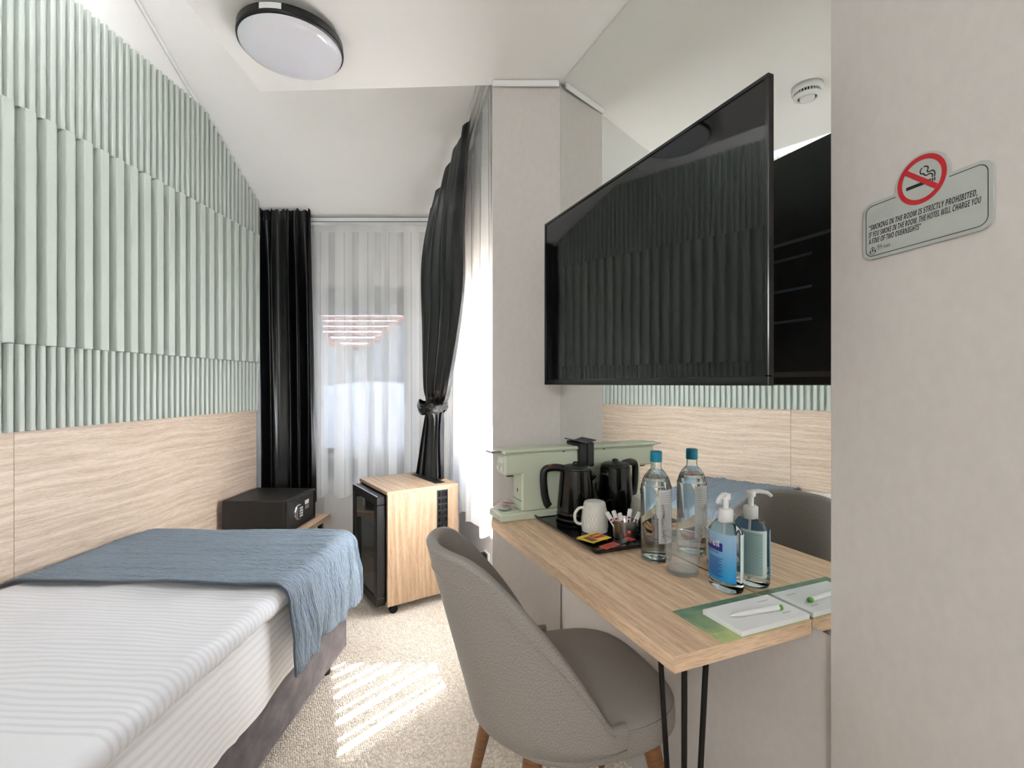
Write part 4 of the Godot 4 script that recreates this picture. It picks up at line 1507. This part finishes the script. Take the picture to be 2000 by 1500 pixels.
	part(MB.new().rbox(Vector3(-0.020, 0.092, 0), Vector3(0.040, 0.004, 0.104), 0.002, 0, Basis(Vector3.BACK, -0.25)), "flap", mats.anthracite, sk)
	for y in [0.030, 0.066]:
		for z in [-0.018, 0.012]:
			part(MB.new().lathe([Vector2(0, 0.022), Vector2(0.009, 0.022), Vector2(0.011, 0.0)], 16, Transform3D(Basis(Vector3.BACK, PI / 2), Vector3(-0.028, y, z))), "plug", mats.black_plastic, sk)
	var cd := thing("kettle_cord", "black power cord coiled between the kettle and the socket", "cord", M(0.90, DT, 1.57))
	var cp := []
	for p in [M(0.908, 0.955, 1.612), M(0.885, 0.950, 1.64), M(0.85, 0.90, 1.62), M(0.835, 0.83, 1.62), M(0.80, 0.785, 1.60), M(0.83, 0.84, 1.605), M(0.90, 0.86, 1.56), M(0.925, 0.82, 1.50), M(0.905, 0.79, 1.44), M(0.93, 0.83, 1.42), M(0.932, 0.80, 1.47), M(0.925, 0.775, 1.50)]:
		cp.append(p - cd.position)
	part(MB.new().tube(catmull(cp, 8), 0.0032, 7), "cable", mats.black_plastic, cd)
	var cp2 := []
	for p in [M(0.90, 0.99, 1.60), M(0.86, 0.985, 1.57), M(0.845, 0.95, 1.60), M(0.83, 0.87, 1.63), M(0.79, 0.80, 1.62), M(0.775, 0.795, 1.585), M(0.81, 0.86, 1.60), M(0.845, 0.83, 1.61)]:
		cp2.append(p - cd.position)
	part(MB.new().tube(catmull(cp2, 8), 0.0032, 7), "cable", mats.black_plastic, cd)
	# ---- mug, upside down
	var mg := thing("mug", "white faceted mug standing upside down on the tray", "mug", M(0.850, TT, 1.348), 0.0)
	var cer := mat("ceramic", rgb8(222, 217, 208), 0.3)
	var gr := []
	for i in 15:
		var v := i / 14.0
		var r := lerpf(0.0415, 0.0355, v * v)
		var row := []
		for j in 44:
			var a := TAU * (j + 0.5 * (i % 2)) / 44.0
			var b := 0.0020 if (j + int(i / 2)) % 2 == 0 and i > 1 and i < 12 else 0.0
			row.append(Vector3((r + b) * cos(a), lerpf(0.001, 0.086, v), (r + b) * sin(a)))
		gr.append(row)
	var mm := MB.new().grid(gr, 1.0, true)
	mm.outward()
	mm.lathe([Vector2(0.0355, 0.086), Vector2(0.033, 0.093), Vector2(0.027, 0.096), Vector2(0, 0.096)], 44)
	part(mm, "cup", cer, mg)
	part(MB.new().tube(catmull([Vector3(-0.034, 0.074, 0), Vector3(-0.050, 0.072, 0), Vector3(-0.063, 0.055, 0), Vector3(-0.062, 0.032, 0), Vector3(-0.050, 0.022, 0), Vector3(-0.038, 0.024, 0)], 6), 0.0048, 10), "handle", cer, mg)
	# ---- steel cup with sugar sticks
	var cu := thing("steel_cup", "small steel cup with a red square logo holding sugar sticks", "cup", M(0.897, TT, 1.252), 0.0)
	part(MB.new().lathe([Vector2(0, 0.0), Vector2(0.031, 0.0), Vector2(0.033, 0.003), Vector2(0.038, 0.056), Vector2(0.0375, 0.057), Vector2(0.0365, 0.056), Vector2(0.0315, 0.004), Vector2(0, 0.003)], 40), "cup_body", mats.steel, cu)
	var pl := func(a: float) -> Vector2: return Vector2(0.0366 * cos(a), 0.0366 * sin(a))
	var lg := part(patch(pl, 1.55, 1.23, 0.020, 0.033, 6), "logo", redp, cu)
	part(bent(fit_text(text_mb("illy", 0.008), 0.0075, Vector3(0.001, 0.0235, 0)), func(a: float) -> Vector2: return Vector2(0.0371 * cos(a), 0.0371 * sin(a)), 1.55, 0.0366, -1.0), "lettering", mats.white_plastic, lg)
	var paper := mat("paper", rgb8(238, 236, 230), 0.7)
	var sticks := [[-0.018, 0.010, -0.55, 0.15], [-0.010, -0.012, -0.35, 0.4], [0.004, 0.012, -0.28, -0.1], [0.010, -0.006, 0.12, 0.3], [0.020, 0.010, 0.42, -0.2]]
	var wl := ["leftmost, most tilted", "second from the left", "short one left of the middle", "upright one right of the middle", "rightmost, leaning right"]
	for i in 5:
		var q: Array = sticks[i]
		var ss := thing("sugar_stick", "white paper sugar stick in the steel cup, " + wl[i], "sugar stick", cu.position + Vector3(q[0] * 0.7, 0.008, q[1] * 0.7), 0.0, "sugar sticks in the steel cup")
		ss.rotation = Vector3(q[3] * 0.3, 0.0, -q[2])
		var hh: float = [0.085, 0.080, 0.072, 0.082, 0.078][i]
		part(MB.new().loft(superell(0.0068, 0.0022, 2.2, 14), [Vector2(0.0006, 0.0), Vector2(0, 0.004), Vector2(0, hh - 0.004), Vector2(0.0006, hh)]), "sleeve", paper, ss)
		part(MB.new().bx(Vector3(-0.004, hh - 0.030, 0.0018), Vector3(0.004, hh - 0.024, 0.0026), 0), "print", redp, ss)
		part(MB.new().bx(Vector3(-0.002, hh - 0.044, 0.0018), Vector3(0.0025, hh - 0.034, 0.0026), 0), "print", mats.black_plastic, ss)
	# ---- sachets lying at the near end of the tray
	var yel := mat("yellow_print", rgb8(222, 186, 52), 0.45)
	var tl := ["yellow and red tea sachet lying on top at the front of the tray", "yellow tea sachet half hidden under the top tea sachet"]
	for i in 2:
		var t := thing("tea_sachet", tl[i], "sachet", M(0.795, TT + 0.0090 - 0.0034 * i, 1.262 + 0.008 * i), 0.62 + 0.16 * i)
		part(MB.new().rbox(Vector3.ZERO, Vector3(0.082, 0.0028, 0.064), 0.001), "envelope", yel, t)
		var rp := part(MB.new().rbox(Vector3(0.014, 0.0016, -0.004), Vector3(0.042, 0.0006, 0.034), 0.0002), "red_panel", redp, t)
		part(MB.new().rbox(Vector3(0.014, 0.0021, -0.006), Vector3(0.030, 0.0004, 0.007), 0.0001), "print", yel, rp)
		part(MB.new().rbox(Vector3(-0.024, 0.0016, 0.006), Vector3(0.024, 0.0006, 0.040), 0.0002), "fruit_print", mat("brown_print_%d" % i, rgb8(120, 72, 34), 0.5), t)
	var cs := thing("coffee_stick", "red and black instant coffee stick at the front edge of the tray", "sachet", M(0.826, TT + 0.0105, 1.188), 0.68)
	part(MB.new().rbox(Vector3(-0.034, 0, 0), Vector3(0.062, 0.0038, 0.028), 0.0012), "red_end", mat("coral_print", rgb8(196, 66, 48), 0.4), cs)
	part(MB.new().rbox(Vector3(0.020, 0, 0), Vector3(0.046, 0.0040, 0.028), 0.0012), "black_end", mats.black_plastic, cs)
	part(MB.new().rbox(Vector3(0.056, 0, 0), Vector3(0.026, 0.0034, 0.028), 0.0012), "red_end", mats.coral_print, cs)
	# ---- water bottle
	var glass := clear_mat("bottle_glass", Color(0.97, 0.99, 0.985, 0.0), 0.05)
	var water := clear_mat("water", Color(0.98, 0.99, 1.0, 0.0), 0.033)
	var bo := thing("water_bottle", "clear glass water bottle with turquoise cap on the desk", "bottle", M(0.882, DT, 1.085), 0.0)
	var outer := [Vector2(0, 0.004), Vector2(0.030, 0.002), Vector2(0.037, 0.0), Vector2(0.0405, 0.005), Vector2(0.041, 0.012), Vector2(0.041, 0.185), Vector2(0.0395, 0.202), Vector2(0.034, 0.222), Vector2(0.024, 0.238), Vector2(0.0165, 0.246), Vector2(0.0145, 0.254), Vector2(0.0145, 0.282)]
	var inner := []
	for i in range(outer.size() - 1, 1, -1):
		inner.append(Vector2(outer[i].x - 0.0026, maxf(outer[i].y, 0.007)))
	inner.append(Vector2(0, 0.009))
	part(MB.new().lathe(catmull(outer, 3) + inner, 56), "glass", glass, bo)
	var wp := [Vector2(0, 0.0088), Vector2(0.036, 0.0072), Vector2(0.0382, 0.012), Vector2(0.0388, 0.02), Vector2(0.0388, 0.185), Vector2(0.0373, 0.202), Vector2(0.0318, 0.222), Vector2(0.030, 0.2255), Vector2(0, 0.2255)]
	part(MB.new().lathe(wp, 56), "water", water, bo)
	part(MB.new().lathe([Vector2(0.0155, 0.266), Vector2(0.0162, 0.268), Vector2(0.0162, 0.292), Vector2(0.0148, 0.295), Vector2(0, 0.2955)], 32), "cap", mat("turquoise", rgb8(0, 124, 150), 0.35), bo)
	var bp := func(a: float) -> Vector2: return Vector2(0.0414 * cos(a), 0.0414 * sin(a))
	var labm := mat("paper_label", Color(0.80, 0.80, 0.79, 0.86), 0.8)
	labm.transparency = BaseMaterial3D.TRANSPARENCY_ALPHA
	var base_a := atan2(0.958, -0.284)
	part(patch(bp, base_a - 0.15, base_a - 1.25, 0.052, 0.196), "label", labm, bo)
	for i in 22:
		part(patch(func(a: float) -> Vector2: return Vector2(0.0417 * cos(a), 0.0417 * sin(a)), base_a - 0.25, base_a - 1.1, 0.060 + 0.006 * i, 0.0614 + 0.006 * i, 6), "print_line", mat("grey_print", rgb8(150, 150, 150), 0.8) if i == 0 else mats.grey_print, bo)
	# ---- tumbler in a plastic sleeve
	var tumbler_m := mat("tumbler_glass", Color(0.93, 0.95, 0.95, 0.08), 0.0)
	tumbler_m.transparency = BaseMaterial3D.TRANSPARENCY_ALPHA
	var gl := thing("drinking_glass", "empty clear tumbler in a crumpled plastic sleeve on the desk", "glass", M(0.877, DT, 0.978), 0.0)
	part(MB.new().lathe([Vector2(0, 0.002), Vector2(0.030, 0.0), Vector2(0.037, 0.001), Vector2(0.0395, 0.008), Vector2(0.0425, 0.060), Vector2(0.0450, 0.094), Vector2(0.0446, 0.0955), Vector2(0.0438, 0.094), Vector2(0.0410, 0.060), Vector2(0.0375, 0.012), Vector2(0.030, 0.009), Vector2(0, 0.009)], 56), "tumbler", tumbler_m, gl)
	part(MB.new().lathe([Vector2(0.0440, 0.0945), Vector2(0.0452, 0.0945), Vector2(0.0454, 0.0955), Vector2(0.0448, 0.0968), Vector2(0.0440, 0.0962), Vector2(0.0438, 0.0952), Vector2(0.0440, 0.0945)], 56), "rim", glass, gl)
	part(MB.new().lathe([Vector2(0, 0.0003), Vector2(0.036, 0.0003), Vector2(0.0385, 0.004), Vector2(0.0385, 0.008), Vector2(0.036, 0.0095), Vector2(0, 0.0088)], 56), "base", glass, gl)
	var fm := mat("sleeve_film", Color(0.95, 0.96, 0.97, 0.05), 0.12)
	fm.transparency = BaseMaterial3D.TRANSPARENCY_ALPHA
	var fw := []
	for i in 12:
		var row := []
		for j in 34:
			var a := TAU * j / 34.0
			var r := 0.0462 + 0.004 * (i / 11.0) * sin(a * 3.0 + i * 0.8) + rr.randf_range(-0.0006, 0.0014) * (1.0 + i * 0.35)
			row.append(Vector3(r * cos(a), 0.085 + 0.0068 * i + (0.008 * sin(a * 2.0 + 1.0) if i > 8 else 0.0), r * sin(a)))
		fw.append(row)
	part(MB.new().grid(fw, 1.0, true), "plastic_sleeve", fm, gl)
	# ---- hand sanitiser
	soap()
	# ---- leaflet, pad, pen
	var lf := thing("leaflet", "green printed leaflet lying at the near end of the desk", "leaflet", M(0.823, DT, 0.748), RM)
	var im := Image.create_empty(256, 160, false, Image.FORMAT_RGB8)
	var nz := FastNoiseLite.new()
	nz.seed = 12
	nz.frequency = 0.02
	for j in 160:
		for i in 256:
			var k := j / 160.0
			var c := rgb8(96, 134, 112).lerp(rgb8(190, 202, 132), clampf(k * 1.15 + 0.35 * nz.get_noise_2d(i, j), 0, 1))
			im.set_pixel(i, j, c)
	for ln in 15:
		for i in range(6, 62 + (ln * 37) % 24):
			if (i * 7 + ln * 3) % 9 != 0:
				im.set_pixel(i + 2, 34 + ln * 6, rgb8(46, 78, 56))
	var lm := mat("leaflet_print", Color.WHITE, 0.35)
	lm.albedo_texture = ImageTexture.create_from_image(im)
	var lb := MB.new()
	var hx := 0.1175
	var hz := 0.0675
	lb.face_uv([Vector3(-hx, 0.0016, -hz), Vector3(hx, 0.0016, -hz), Vector3(hx, 0.0016, hz), Vector3(-hx, 0.0016, hz)], Vector3.UP, [Vector2(0, 0), Vector2(1, 0), Vector2(1, 1), Vector2(0, 1)])
	lb.face_uv([Vector3(-hx, 0.0, hz), Vector3(hx, 0.0, hz), Vector3(hx, 0.0016, hz), Vector3(-hx, 0.0016, hz)], Vector3.BACK, [Vector2(0, 0.99), Vector2(1, 0.99), Vector2(1, 1), Vector2(0, 1)])
	lb.face_uv([Vector3(-hx, 0.0, -hz), Vector3(-hx, 0.0, hz), Vector3(-hx, 0.0016, hz), Vector3(-hx, 0.0016, -hz)], Vector3.LEFT, [Vector2(0, 0), Vector2(0, 1), Vector2(0.01, 1), Vector2(0.01, 0)])
	part(lb, "sheet", lm, lf)
	var nt := thing("notepad", "white notepad lying on the green leaflet", "notepad", M(0.842, DT + 0.0018, 0.731), RM)
	part(MB.new().bx(Vector3(-0.088, 0, -0.050), Vector3(0.098, 0.010, 0.050), 0.0006), "paper_block", mat("pad_paper", rgb8(238, 238, 238), 0.75), nt)
	for q in [[0.045, -0.030, 0.030], [0.050, 0.026, 0.022], [-0.050, 0.0, 0.012]]:
		part(MB.new().bx(Vector3(q[0], 0.0101, q[1]), Vector3(q[0] + q[2], 0.0104, q[1] + 0.0012), 0), "print_line", mats.grey_print, nt)
	var pn := thing("ballpoint_pen", "white ballpoint pen with green end on the notepad", "pen", M(0.845, DT + 0.0172, 0.722), RM - 0.10)
	part(MB.new().lathe([Vector2(0, -0.070), Vector2(0.0012, -0.070), Vector2(0.0042, -0.050), Vector2(0.0052, -0.030), Vector2(0.0052, 0.050), Vector2(0, 0.050)], 20, Transform3D(Basis(Vector3.FORWARD, PI / 2), Vector3.ZERO)), "barrel", mats.white_plastic, pn)
	part(MB.new().lathe([Vector2(0.0053, 0.050), Vector2(0.0056, 0.052), Vector2(0.0054, 0.058), Vector2(0, 0.059)], 20, Transform3D(Basis(Vector3.FORWARD, PI / 2), Vector3.ZERO)), "green_end", mat("green_plastic", rgb8(96, 172, 58), 0.4), pn)
	part(MB.new().bx(Vector3(0.012, 0.0048, -0.0022), Vector3(0.052, 0.0062, 0.0022), 0.0006), "clip", mats.white_plastic, pn)
	# ---- wall plug low on the side wall
	var wp2 := thing("wall_plug", "black plug with hanging cord low on the wall by the pillar", "plug", M(0.9515, 0.22, 2.655), RM)
	part(MB.new().bx(Vector3(-0.008, -0.04, -0.04), Vector3(0, 0.04, 0.04), 0.003), "socket_plate", mats.white_plastic, wp2)
	part(MB.new().bx(Vector3(-0.045, -0.035, -0.020), Vector3(-0.008, 0.035, 0.020), 0.006), "plug", mats.black_plastic, wp2)
	part(MB.new().tube(catmull([Vector3(-0.045, -0.01, 0), Vector3(-0.06, -0.03, 0), Vector3(-0.062, -0.12, 0.0), Vector3(-0.05, -0.214, 0.01)], 6), 0.004, 7), "cord", mats.black_plastic, wp2)

func soap() -> void:
	var o := thing("sanitizer_bottle", "clear pump bottle of hand sanitizer with blue label before the mirror", "pump bottle", M(0.905, 0.7502, 0.864), -1.32)
	# local z is the width of the bottle, local -x its printed front after the turn below
	var gel := clear_mat("gel", Color(0.95, 0.98, 1.0, 0.0), 0.033)
	var pl := superell(0.043, 0.031, 2.4, 48)
	part(MB.new().loft(pl, [Vector2(0.006, 0.0), Vector2(0.002, 0.002), Vector2(0.0, 0.008), Vector2(0.0, 0.128), Vector2(0.002, 0.138), Vector2(0.008, 0.148), Vector2(0.016, 0.156), Vector2(0.019, 0.158)]), "bottle", gel, o)
	var white: Material = mat("pump_white", rgb8(236, 234, 232), 0.35)
	var pump := part(MB.new().lathe([Vector2(0.0, 0.156), Vector2(0.0165, 0.156), Vector2(0.0165, 0.184), Vector2(0.013, 0.187), Vector2(0.0, 0.187)], 28), "pump_collar", white, o)
	part(MB.new().lathe([Vector2(0.0065, 0.186), Vector2(0.0065, 0.206), Vector2(0.011, 0.210), Vector2(0.011, 0.222), Vector2(0.0, 0.223)], 24), "plunger", white, pump)
	var nd := Vector3(cos(-0.95), 0, sin(-0.95))
	nd = Basis(Vector3.UP, 1.32) * Vector3(-0.63, 0, 0.64).normalized()
	part(MB.new().tube([Vector3(0, 0.219, 0), Vector3(0, 0.221, 0) + nd * 0.020, Vector3(0, 0.217, 0) + nd * 0.040, Vector3(0, 0.209, 0) + nd * 0.050], 0.0062, 10, 0.0040), "nozzle", white, pump)
	part(MB.new().tube([Vector3(0, 0.157, 0), Vector3(0, 0.012, 0)], 0.0030, 8), "dip_tube", white, o)
	# wrap-round print: gradient blue front label and pale back label
	var plan := func(a: float) -> Vector2:
		var c := cos(a)
		var s := sin(a)
		return Vector2(0.0435 * signf(c) * pow(absf(c), 2.0 / 2.4), 0.0315 * signf(s) * pow(absf(s), 2.0 / 2.4))
	var plan2 := func(a: float) -> Vector2:
		return plan.call(a) * 1.006
	var g := Gradient.new()
	g.offsets = PackedFloat32Array([0.0, 0.35, 1.0])
	g.colors = PackedColorArray([rgb8(150, 180, 204), rgb8(122, 166, 200), rgb8(16, 132, 190)])
	var gt := GradientTexture2D.new()
	gt.gradient = g
	gt.fill_from = Vector2(0, 0)
	gt.fill_to = Vector2(0, 1)
	gt.width = 8
	gt.height = 128
	var bl := mat("blue_label", Color.WHITE, 0.4)
	bl.albedo_texture = gt
	var lab := part(patch(plan, PI + 0.15, 0.12, 0.026, 0.136, 40), "front_label", bl, o)
	var navy := mat("navy_print", rgb8(36, 40, 128), 0.4)
	part(patch(plan2, 2.35, 1.05, 0.094, 0.113, 24), "logo_field", navy, lab)
	var plan3 := func(a: float) -> Vector2:
		return plan.call(a) * 1.012
	part(bent(fit_text(text_mb("purell", 0.019), 0.036, Vector3(0.0, 0.0985, 0)), plan3, 2.24, 0.037, -1.0), "lettering", mats.white_plastic, lab)
	part(bent(fit_text(text_mb("ADVANCED", 0.006), 0.028, Vector3(0.006, 0.086, 0)), plan3, 2.24, 0.037, -1.0), "lettering", navy, lab)
	var k := 0
	for i in 14:
		var w: float = [0.030, 0.036, 0.026, 0.034][i % 4]
		part(patch(plan2, 2.0, 2.0 - w / 0.037, 0.034 + 0.0033 * i, 0.0356 + 0.0033 * i, 10), "print_line", navy, lab)
	var pale := mat("pale_label", Color(0.86, 0.93, 0.92, 0.9), 0.5)
	pale.transparency = BaseMaterial3D.TRANSPARENCY_ALPHA
	var bk := part(patch(plan, -0.10, -PI + 0.30, 0.026, 0.136, 40), "back_label", pale, o)
	for i in 30:
		part(patch(plan2, -0.45, -2.55 + 0.25 * ((i * 7) % 4) / 4.0, 0.032 + 0.0033 * i, 0.0336 + 0.0033 * i, 12), "print_line", mats.teal_print if mats.has("teal_print") else mat("teal_print", rgb8(96, 140, 140), 0.6), bk)

# ------------------------------------------------------------------ no smoking plaque
func build_sign() -> void:
	var w2 := Vector3(0.2055, 0, 0.9787)
	var nn := Vector3(-0.9787, 0, 0.2055)
	var s0 := Vector3(0.61, 0, -0.93)
	var o := thing("no_smoking_sign", "silver no smoking plaque with red circle on the near wall", "sign", s0 + w2 * 0.0715 + nn * 0.0005 + Vector3(0, 1.4455, 0))
	o.basis = Basis(w2, Vector3.UP, nn)
	var silver := mat("brushed_plate", rgb8(178, 182, 176), 0.5)
	var W := 0.1957
	var H := 0.098
	var rim := mat("plate_edge", rgb8(150, 152, 148), 0.4)
	var cc := Vector2(W / 2 + 0.002, 0.1045)
	# outline: rounded plate joined with the disc
	var plate := PackedVector2Array()
	for q in rrect(W / 2, H / 2, 0.017, 8):
		plate.append(q + Vector2(W / 2, H / 2))
	var disc := PackedVector2Array()
	for i in 56:
		disc.append(cc + Vector2(cos(TAU * i / 56.0), sin(TAU * i / 56.0)) * 0.0410)
	var merged := Geometry2D.merge_polygons(plate, disc)
	part(flat(merged[0], 0.0, 0.0042), "plate", silver, o)
	# black border line
	var line := mat("ink", rgb8(34, 36, 34), 0.6)
	var inner_o := PackedVector2Array()
	var inner_i := PackedVector2Array()
	for q in rrect(W / 2 - 0.0052, H / 2 - 0.0052, 0.013, 8):
		inner_o.append(q + Vector2(W / 2, H / 2))
	for q in rrect(W / 2 - 0.0064, H / 2 - 0.0064, 0.012, 8):
		inner_i.append(q + Vector2(W / 2, H / 2))
	var bl := MB.new()
	var m := inner_o.size()
	for i in m:
		var i2 := (i + 1) % m
		var mid := (inner_o[i] + inner_o[i2]) * 0.5
		if mid.distance_to(cc) < 0.0420:
			continue
		if inner_o[i].distance_to(inner_o[i2]) > 0.05:
			# long sides: cut out the stretch under the disc
			var steps := 60
			for k in steps:
				var a := inner_o[i].lerp(inner_o[i2], k / float(steps))
				var b := inner_o[i].lerp(inner_o[i2], (k + 1) / float(steps))
				var c := inner_i[i].lerp(inner_i[i2], (k + 1) / float(steps))
				var d := inner_i[i].lerp(inner_i[i2], k / float(steps))
				if a.distance_to(cc) < 0.0455 or b.distance_to(cc) < 0.0420:
					continue
				bl.face([v3(a), v3(b), v3(c), v3(d)], Vector3.BACK)
			continue
		bl.face([v3(inner_o[i]), v3(inner_o[i2]), v3(inner_i[i2]), v3(inner_i[i])], Vector3.BACK)
	# the long top side is split by the disc
	for sg in [0, 1]:
		var x0 := 0.018 if sg == 0 else cc.x + 0.0405
		var x1 := cc.x - 0.0405 if sg == 0 else W - 0.018
		bl.face([v3(Vector2(x0, H - 0.0052)), v3(Vector2(x1, H - 0.0052)), v3(Vector2(x1, H - 0.0064)), v3(Vector2(x0, H - 0.0064))], Vector3.BACK)
	part(bl, "border_line", line, o)
	# cigarette and smoke
	var R := 0.0376
	var cg := MB.new()
	cg.face([v3(cc + Vector2(-0.0235, -0.0095)), v3(cc + Vector2(0.0145, -0.0095)), v3(cc + Vector2(0.0145, -0.0042)), v3(cc + Vector2(-0.0235, -0.0042))], Vector3.BACK)
	for x in [0.0158, 0.0190]:
		cg.face([v3(cc + Vector2(x, -0.0095)), v3(cc + Vector2(x + 0.002, -0.0095)), v3(cc + Vector2(x + 0.002, -0.0042)), v3(cc + Vector2(x, -0.0042))], Vector3.BACK)
	ribbon(cg, catmull([Vector2(0.0226, -0.003), Vector2(0.0228, 0.004), Vector2(0.019, 0.0085), Vector2(0.0125, 0.0085), Vector2(0.0105, 0.011), Vector2(0.012, 0.0165), Vector2(0.008, 0.0205), Vector2(0.0045, 0.0205)].map(func(q): return q * 0.88 + cc), 6), 0.0019)
	ribbon(cg, catmull([Vector2(0.0190, -0.003), Vector2(0.0188, 0.002), Vector2(0.015, 0.0045), Vector2(0.0085, 0.0040), Vector2(0.005, 0.0065), Vector2(0.0045, 0.0085), Vector2(-0.0005, 0.0105), Vector2(-0.0015, 0.0160), Vector2(0.0015, 0.0195)].map(func(q): return q * 0.88 + cc), 6), 0.0019)
	part(cg, "cigarette_print", line, o)
	# red ring and bar
	var red := mat("sign_red", rgb8(186, 28, 38), 0.5)
	var rg := MB.new()
	for i in 64:
		var a := TAU * i / 64.0
		var b := TAU * (i + 1) / 64.0
		var p := [Vector2(cos(a), sin(a)), Vector2(cos(b), sin(b))]
		rg.face([v3(cc + p[0] * R, 0.0003), v3(cc + p[1] * R, 0.0003), v3(cc + p[1] * (R - 0.0074), 0.0003), v3(cc + p[0] * (R - 0.0074), 0.0003)], Vector3.BACK)
	var bd := Vector2(0.766, -0.643)
	var bn := Vector2(0.643, 0.766) * 0.0037
	rg.face([v3(cc - bd * 0.030 + bn, 0.00035), v3(cc + bd * 0.030 + bn, 0.00035), v3(cc + bd * 0.030 - bn, 0.00035), v3(cc - bd * 0.030 - bn, 0.00035)], Vector3.BACK)
	part(rg, "prohibition_ring", red, o)
	# text
	part(fit_text(text_mb("\"SMOKING IN THE ROOM IS STRICTLY PROHIBITED,", 0.0125), 0.166, Vector3(0.0105, 0.0475, 0.0046), 0.12), "lettering", line, o)
	part(fit_text(text_mb("IF YOU SMOKE IN THE ROOM, THE HOTEL WILL CHARGE YOU", 0.0125), 0.170, Vector3(0.0105, 0.0355, 0.0046), 0.12), "lettering", line, o)
	part(fit_text(text_mb("A FINE OF TWO OVERNIGHTS\"", 0.0125), 0.088, Vector3(0.0105, 0.0240, 0.0046), 0.12), "lettering", line, o)
	part(fit_text(text_mb("HOTEL", 0.0034, false, true), 0.009, Vector3(0.0265, 0.0178, 0.0046)), "lettering", line, o)
	part(fit_text(text_mb("CITY PARK", 0.0062, false, true), 0.024, Vector3(0.0262, 0.0128, 0.0046)), "lettering", line, o)
	var em := MB.new()
	var ec := Vector2(0.0185, 0.0155)
	em.face([v3(ec + Vector2(-0.006, -0.004)), v3(ec + Vector2(-0.0035, -0.004)), v3(ec + Vector2(-0.003, 0.001)), v3(ec + Vector2(-0.0055, -0.0005))], Vector3.BACK)
	em.face([v3(ec + Vector2(0.006, -0.004)), v3(ec + Vector2(0.0035, -0.004)), v3(ec + Vector2(0.003, 0.001)), v3(ec + Vector2(0.0055, -0.0005))], Vector3.BACK)
	em.face([v3(ec + Vector2(-0.001, -0.003)), v3(ec + Vector2(0.001, -0.003)), v3(ec + Vector2(0.001, 0.003)), v3(ec + Vector2(-0.001, 0.003))], Vector3.BACK)
	ribbon(em, [ec + Vector2(-0.004, 0.002), ec + Vector2(0, 0.0055), ec + Vector2(0.004, 0.002)], 0.0010)
	ribbon(em, catmull([ec + Vector2(-0.006, -0.005), ec + Vector2(0, -0.0065), ec + Vector2(0.006, -0.005)], 4), 0.0009)
	part(em, "emblem", line, o)

func v3(q: Vector2, up := 0.0) -> Vector3:
	return Vector3(q.x, q.y, 0.00445 + up)

func ribbon(mb: MB, path: Array, w: float) -> void:
	for i in path.size() - 1:
		var a: Vector2 = path[i]
		var b: Vector2 = path[i + 1]
		var d := (b - a).normalized() * w * 0.25
		var s := Vector2(-(b - a).y, (b - a).x).normalized() * w * 0.5
		mb.face([v3(a - d + s), v3(b + d + s), v3(b + d - s), v3(a - d - s)], Vector3.BACK)

# extruded flat outline in the xy plane
func flat(poly: PackedVector2Array, z0: float, z1: float) -> MB:
	var m := MB.new()
	var ix := Geometry2D.triangulate_polygon(poly)
	for e in 2:
		var f := m.v.size()
		for q in poly:
			m.add(Vector3(q.x, q.y, z0 if e == 0 else z1), Vector3.FORWARD if e == 0 else Vector3.BACK)
		for k in range(0, ix.size(), 3):
			m.tri(f + ix[k], f + ix[k + 1], f + ix[k + 2])
	var cw := signf(1.0 if not Geometry2D.is_polygon_clockwise(poly) else -1.0)
	for i in poly.size():
		var a := poly[i]
		var b := poly[(i + 1) % poly.size()]
		var d := (b - a).normalized()
		m.face([Vector3(a.x, a.y, z0), Vector3(b.x, b.y, z0), Vector3(b.x, b.y, z1), Vector3(a.x, a.y, z1)], Vector3(d.y, -d.x, 0) * cw)
	return m
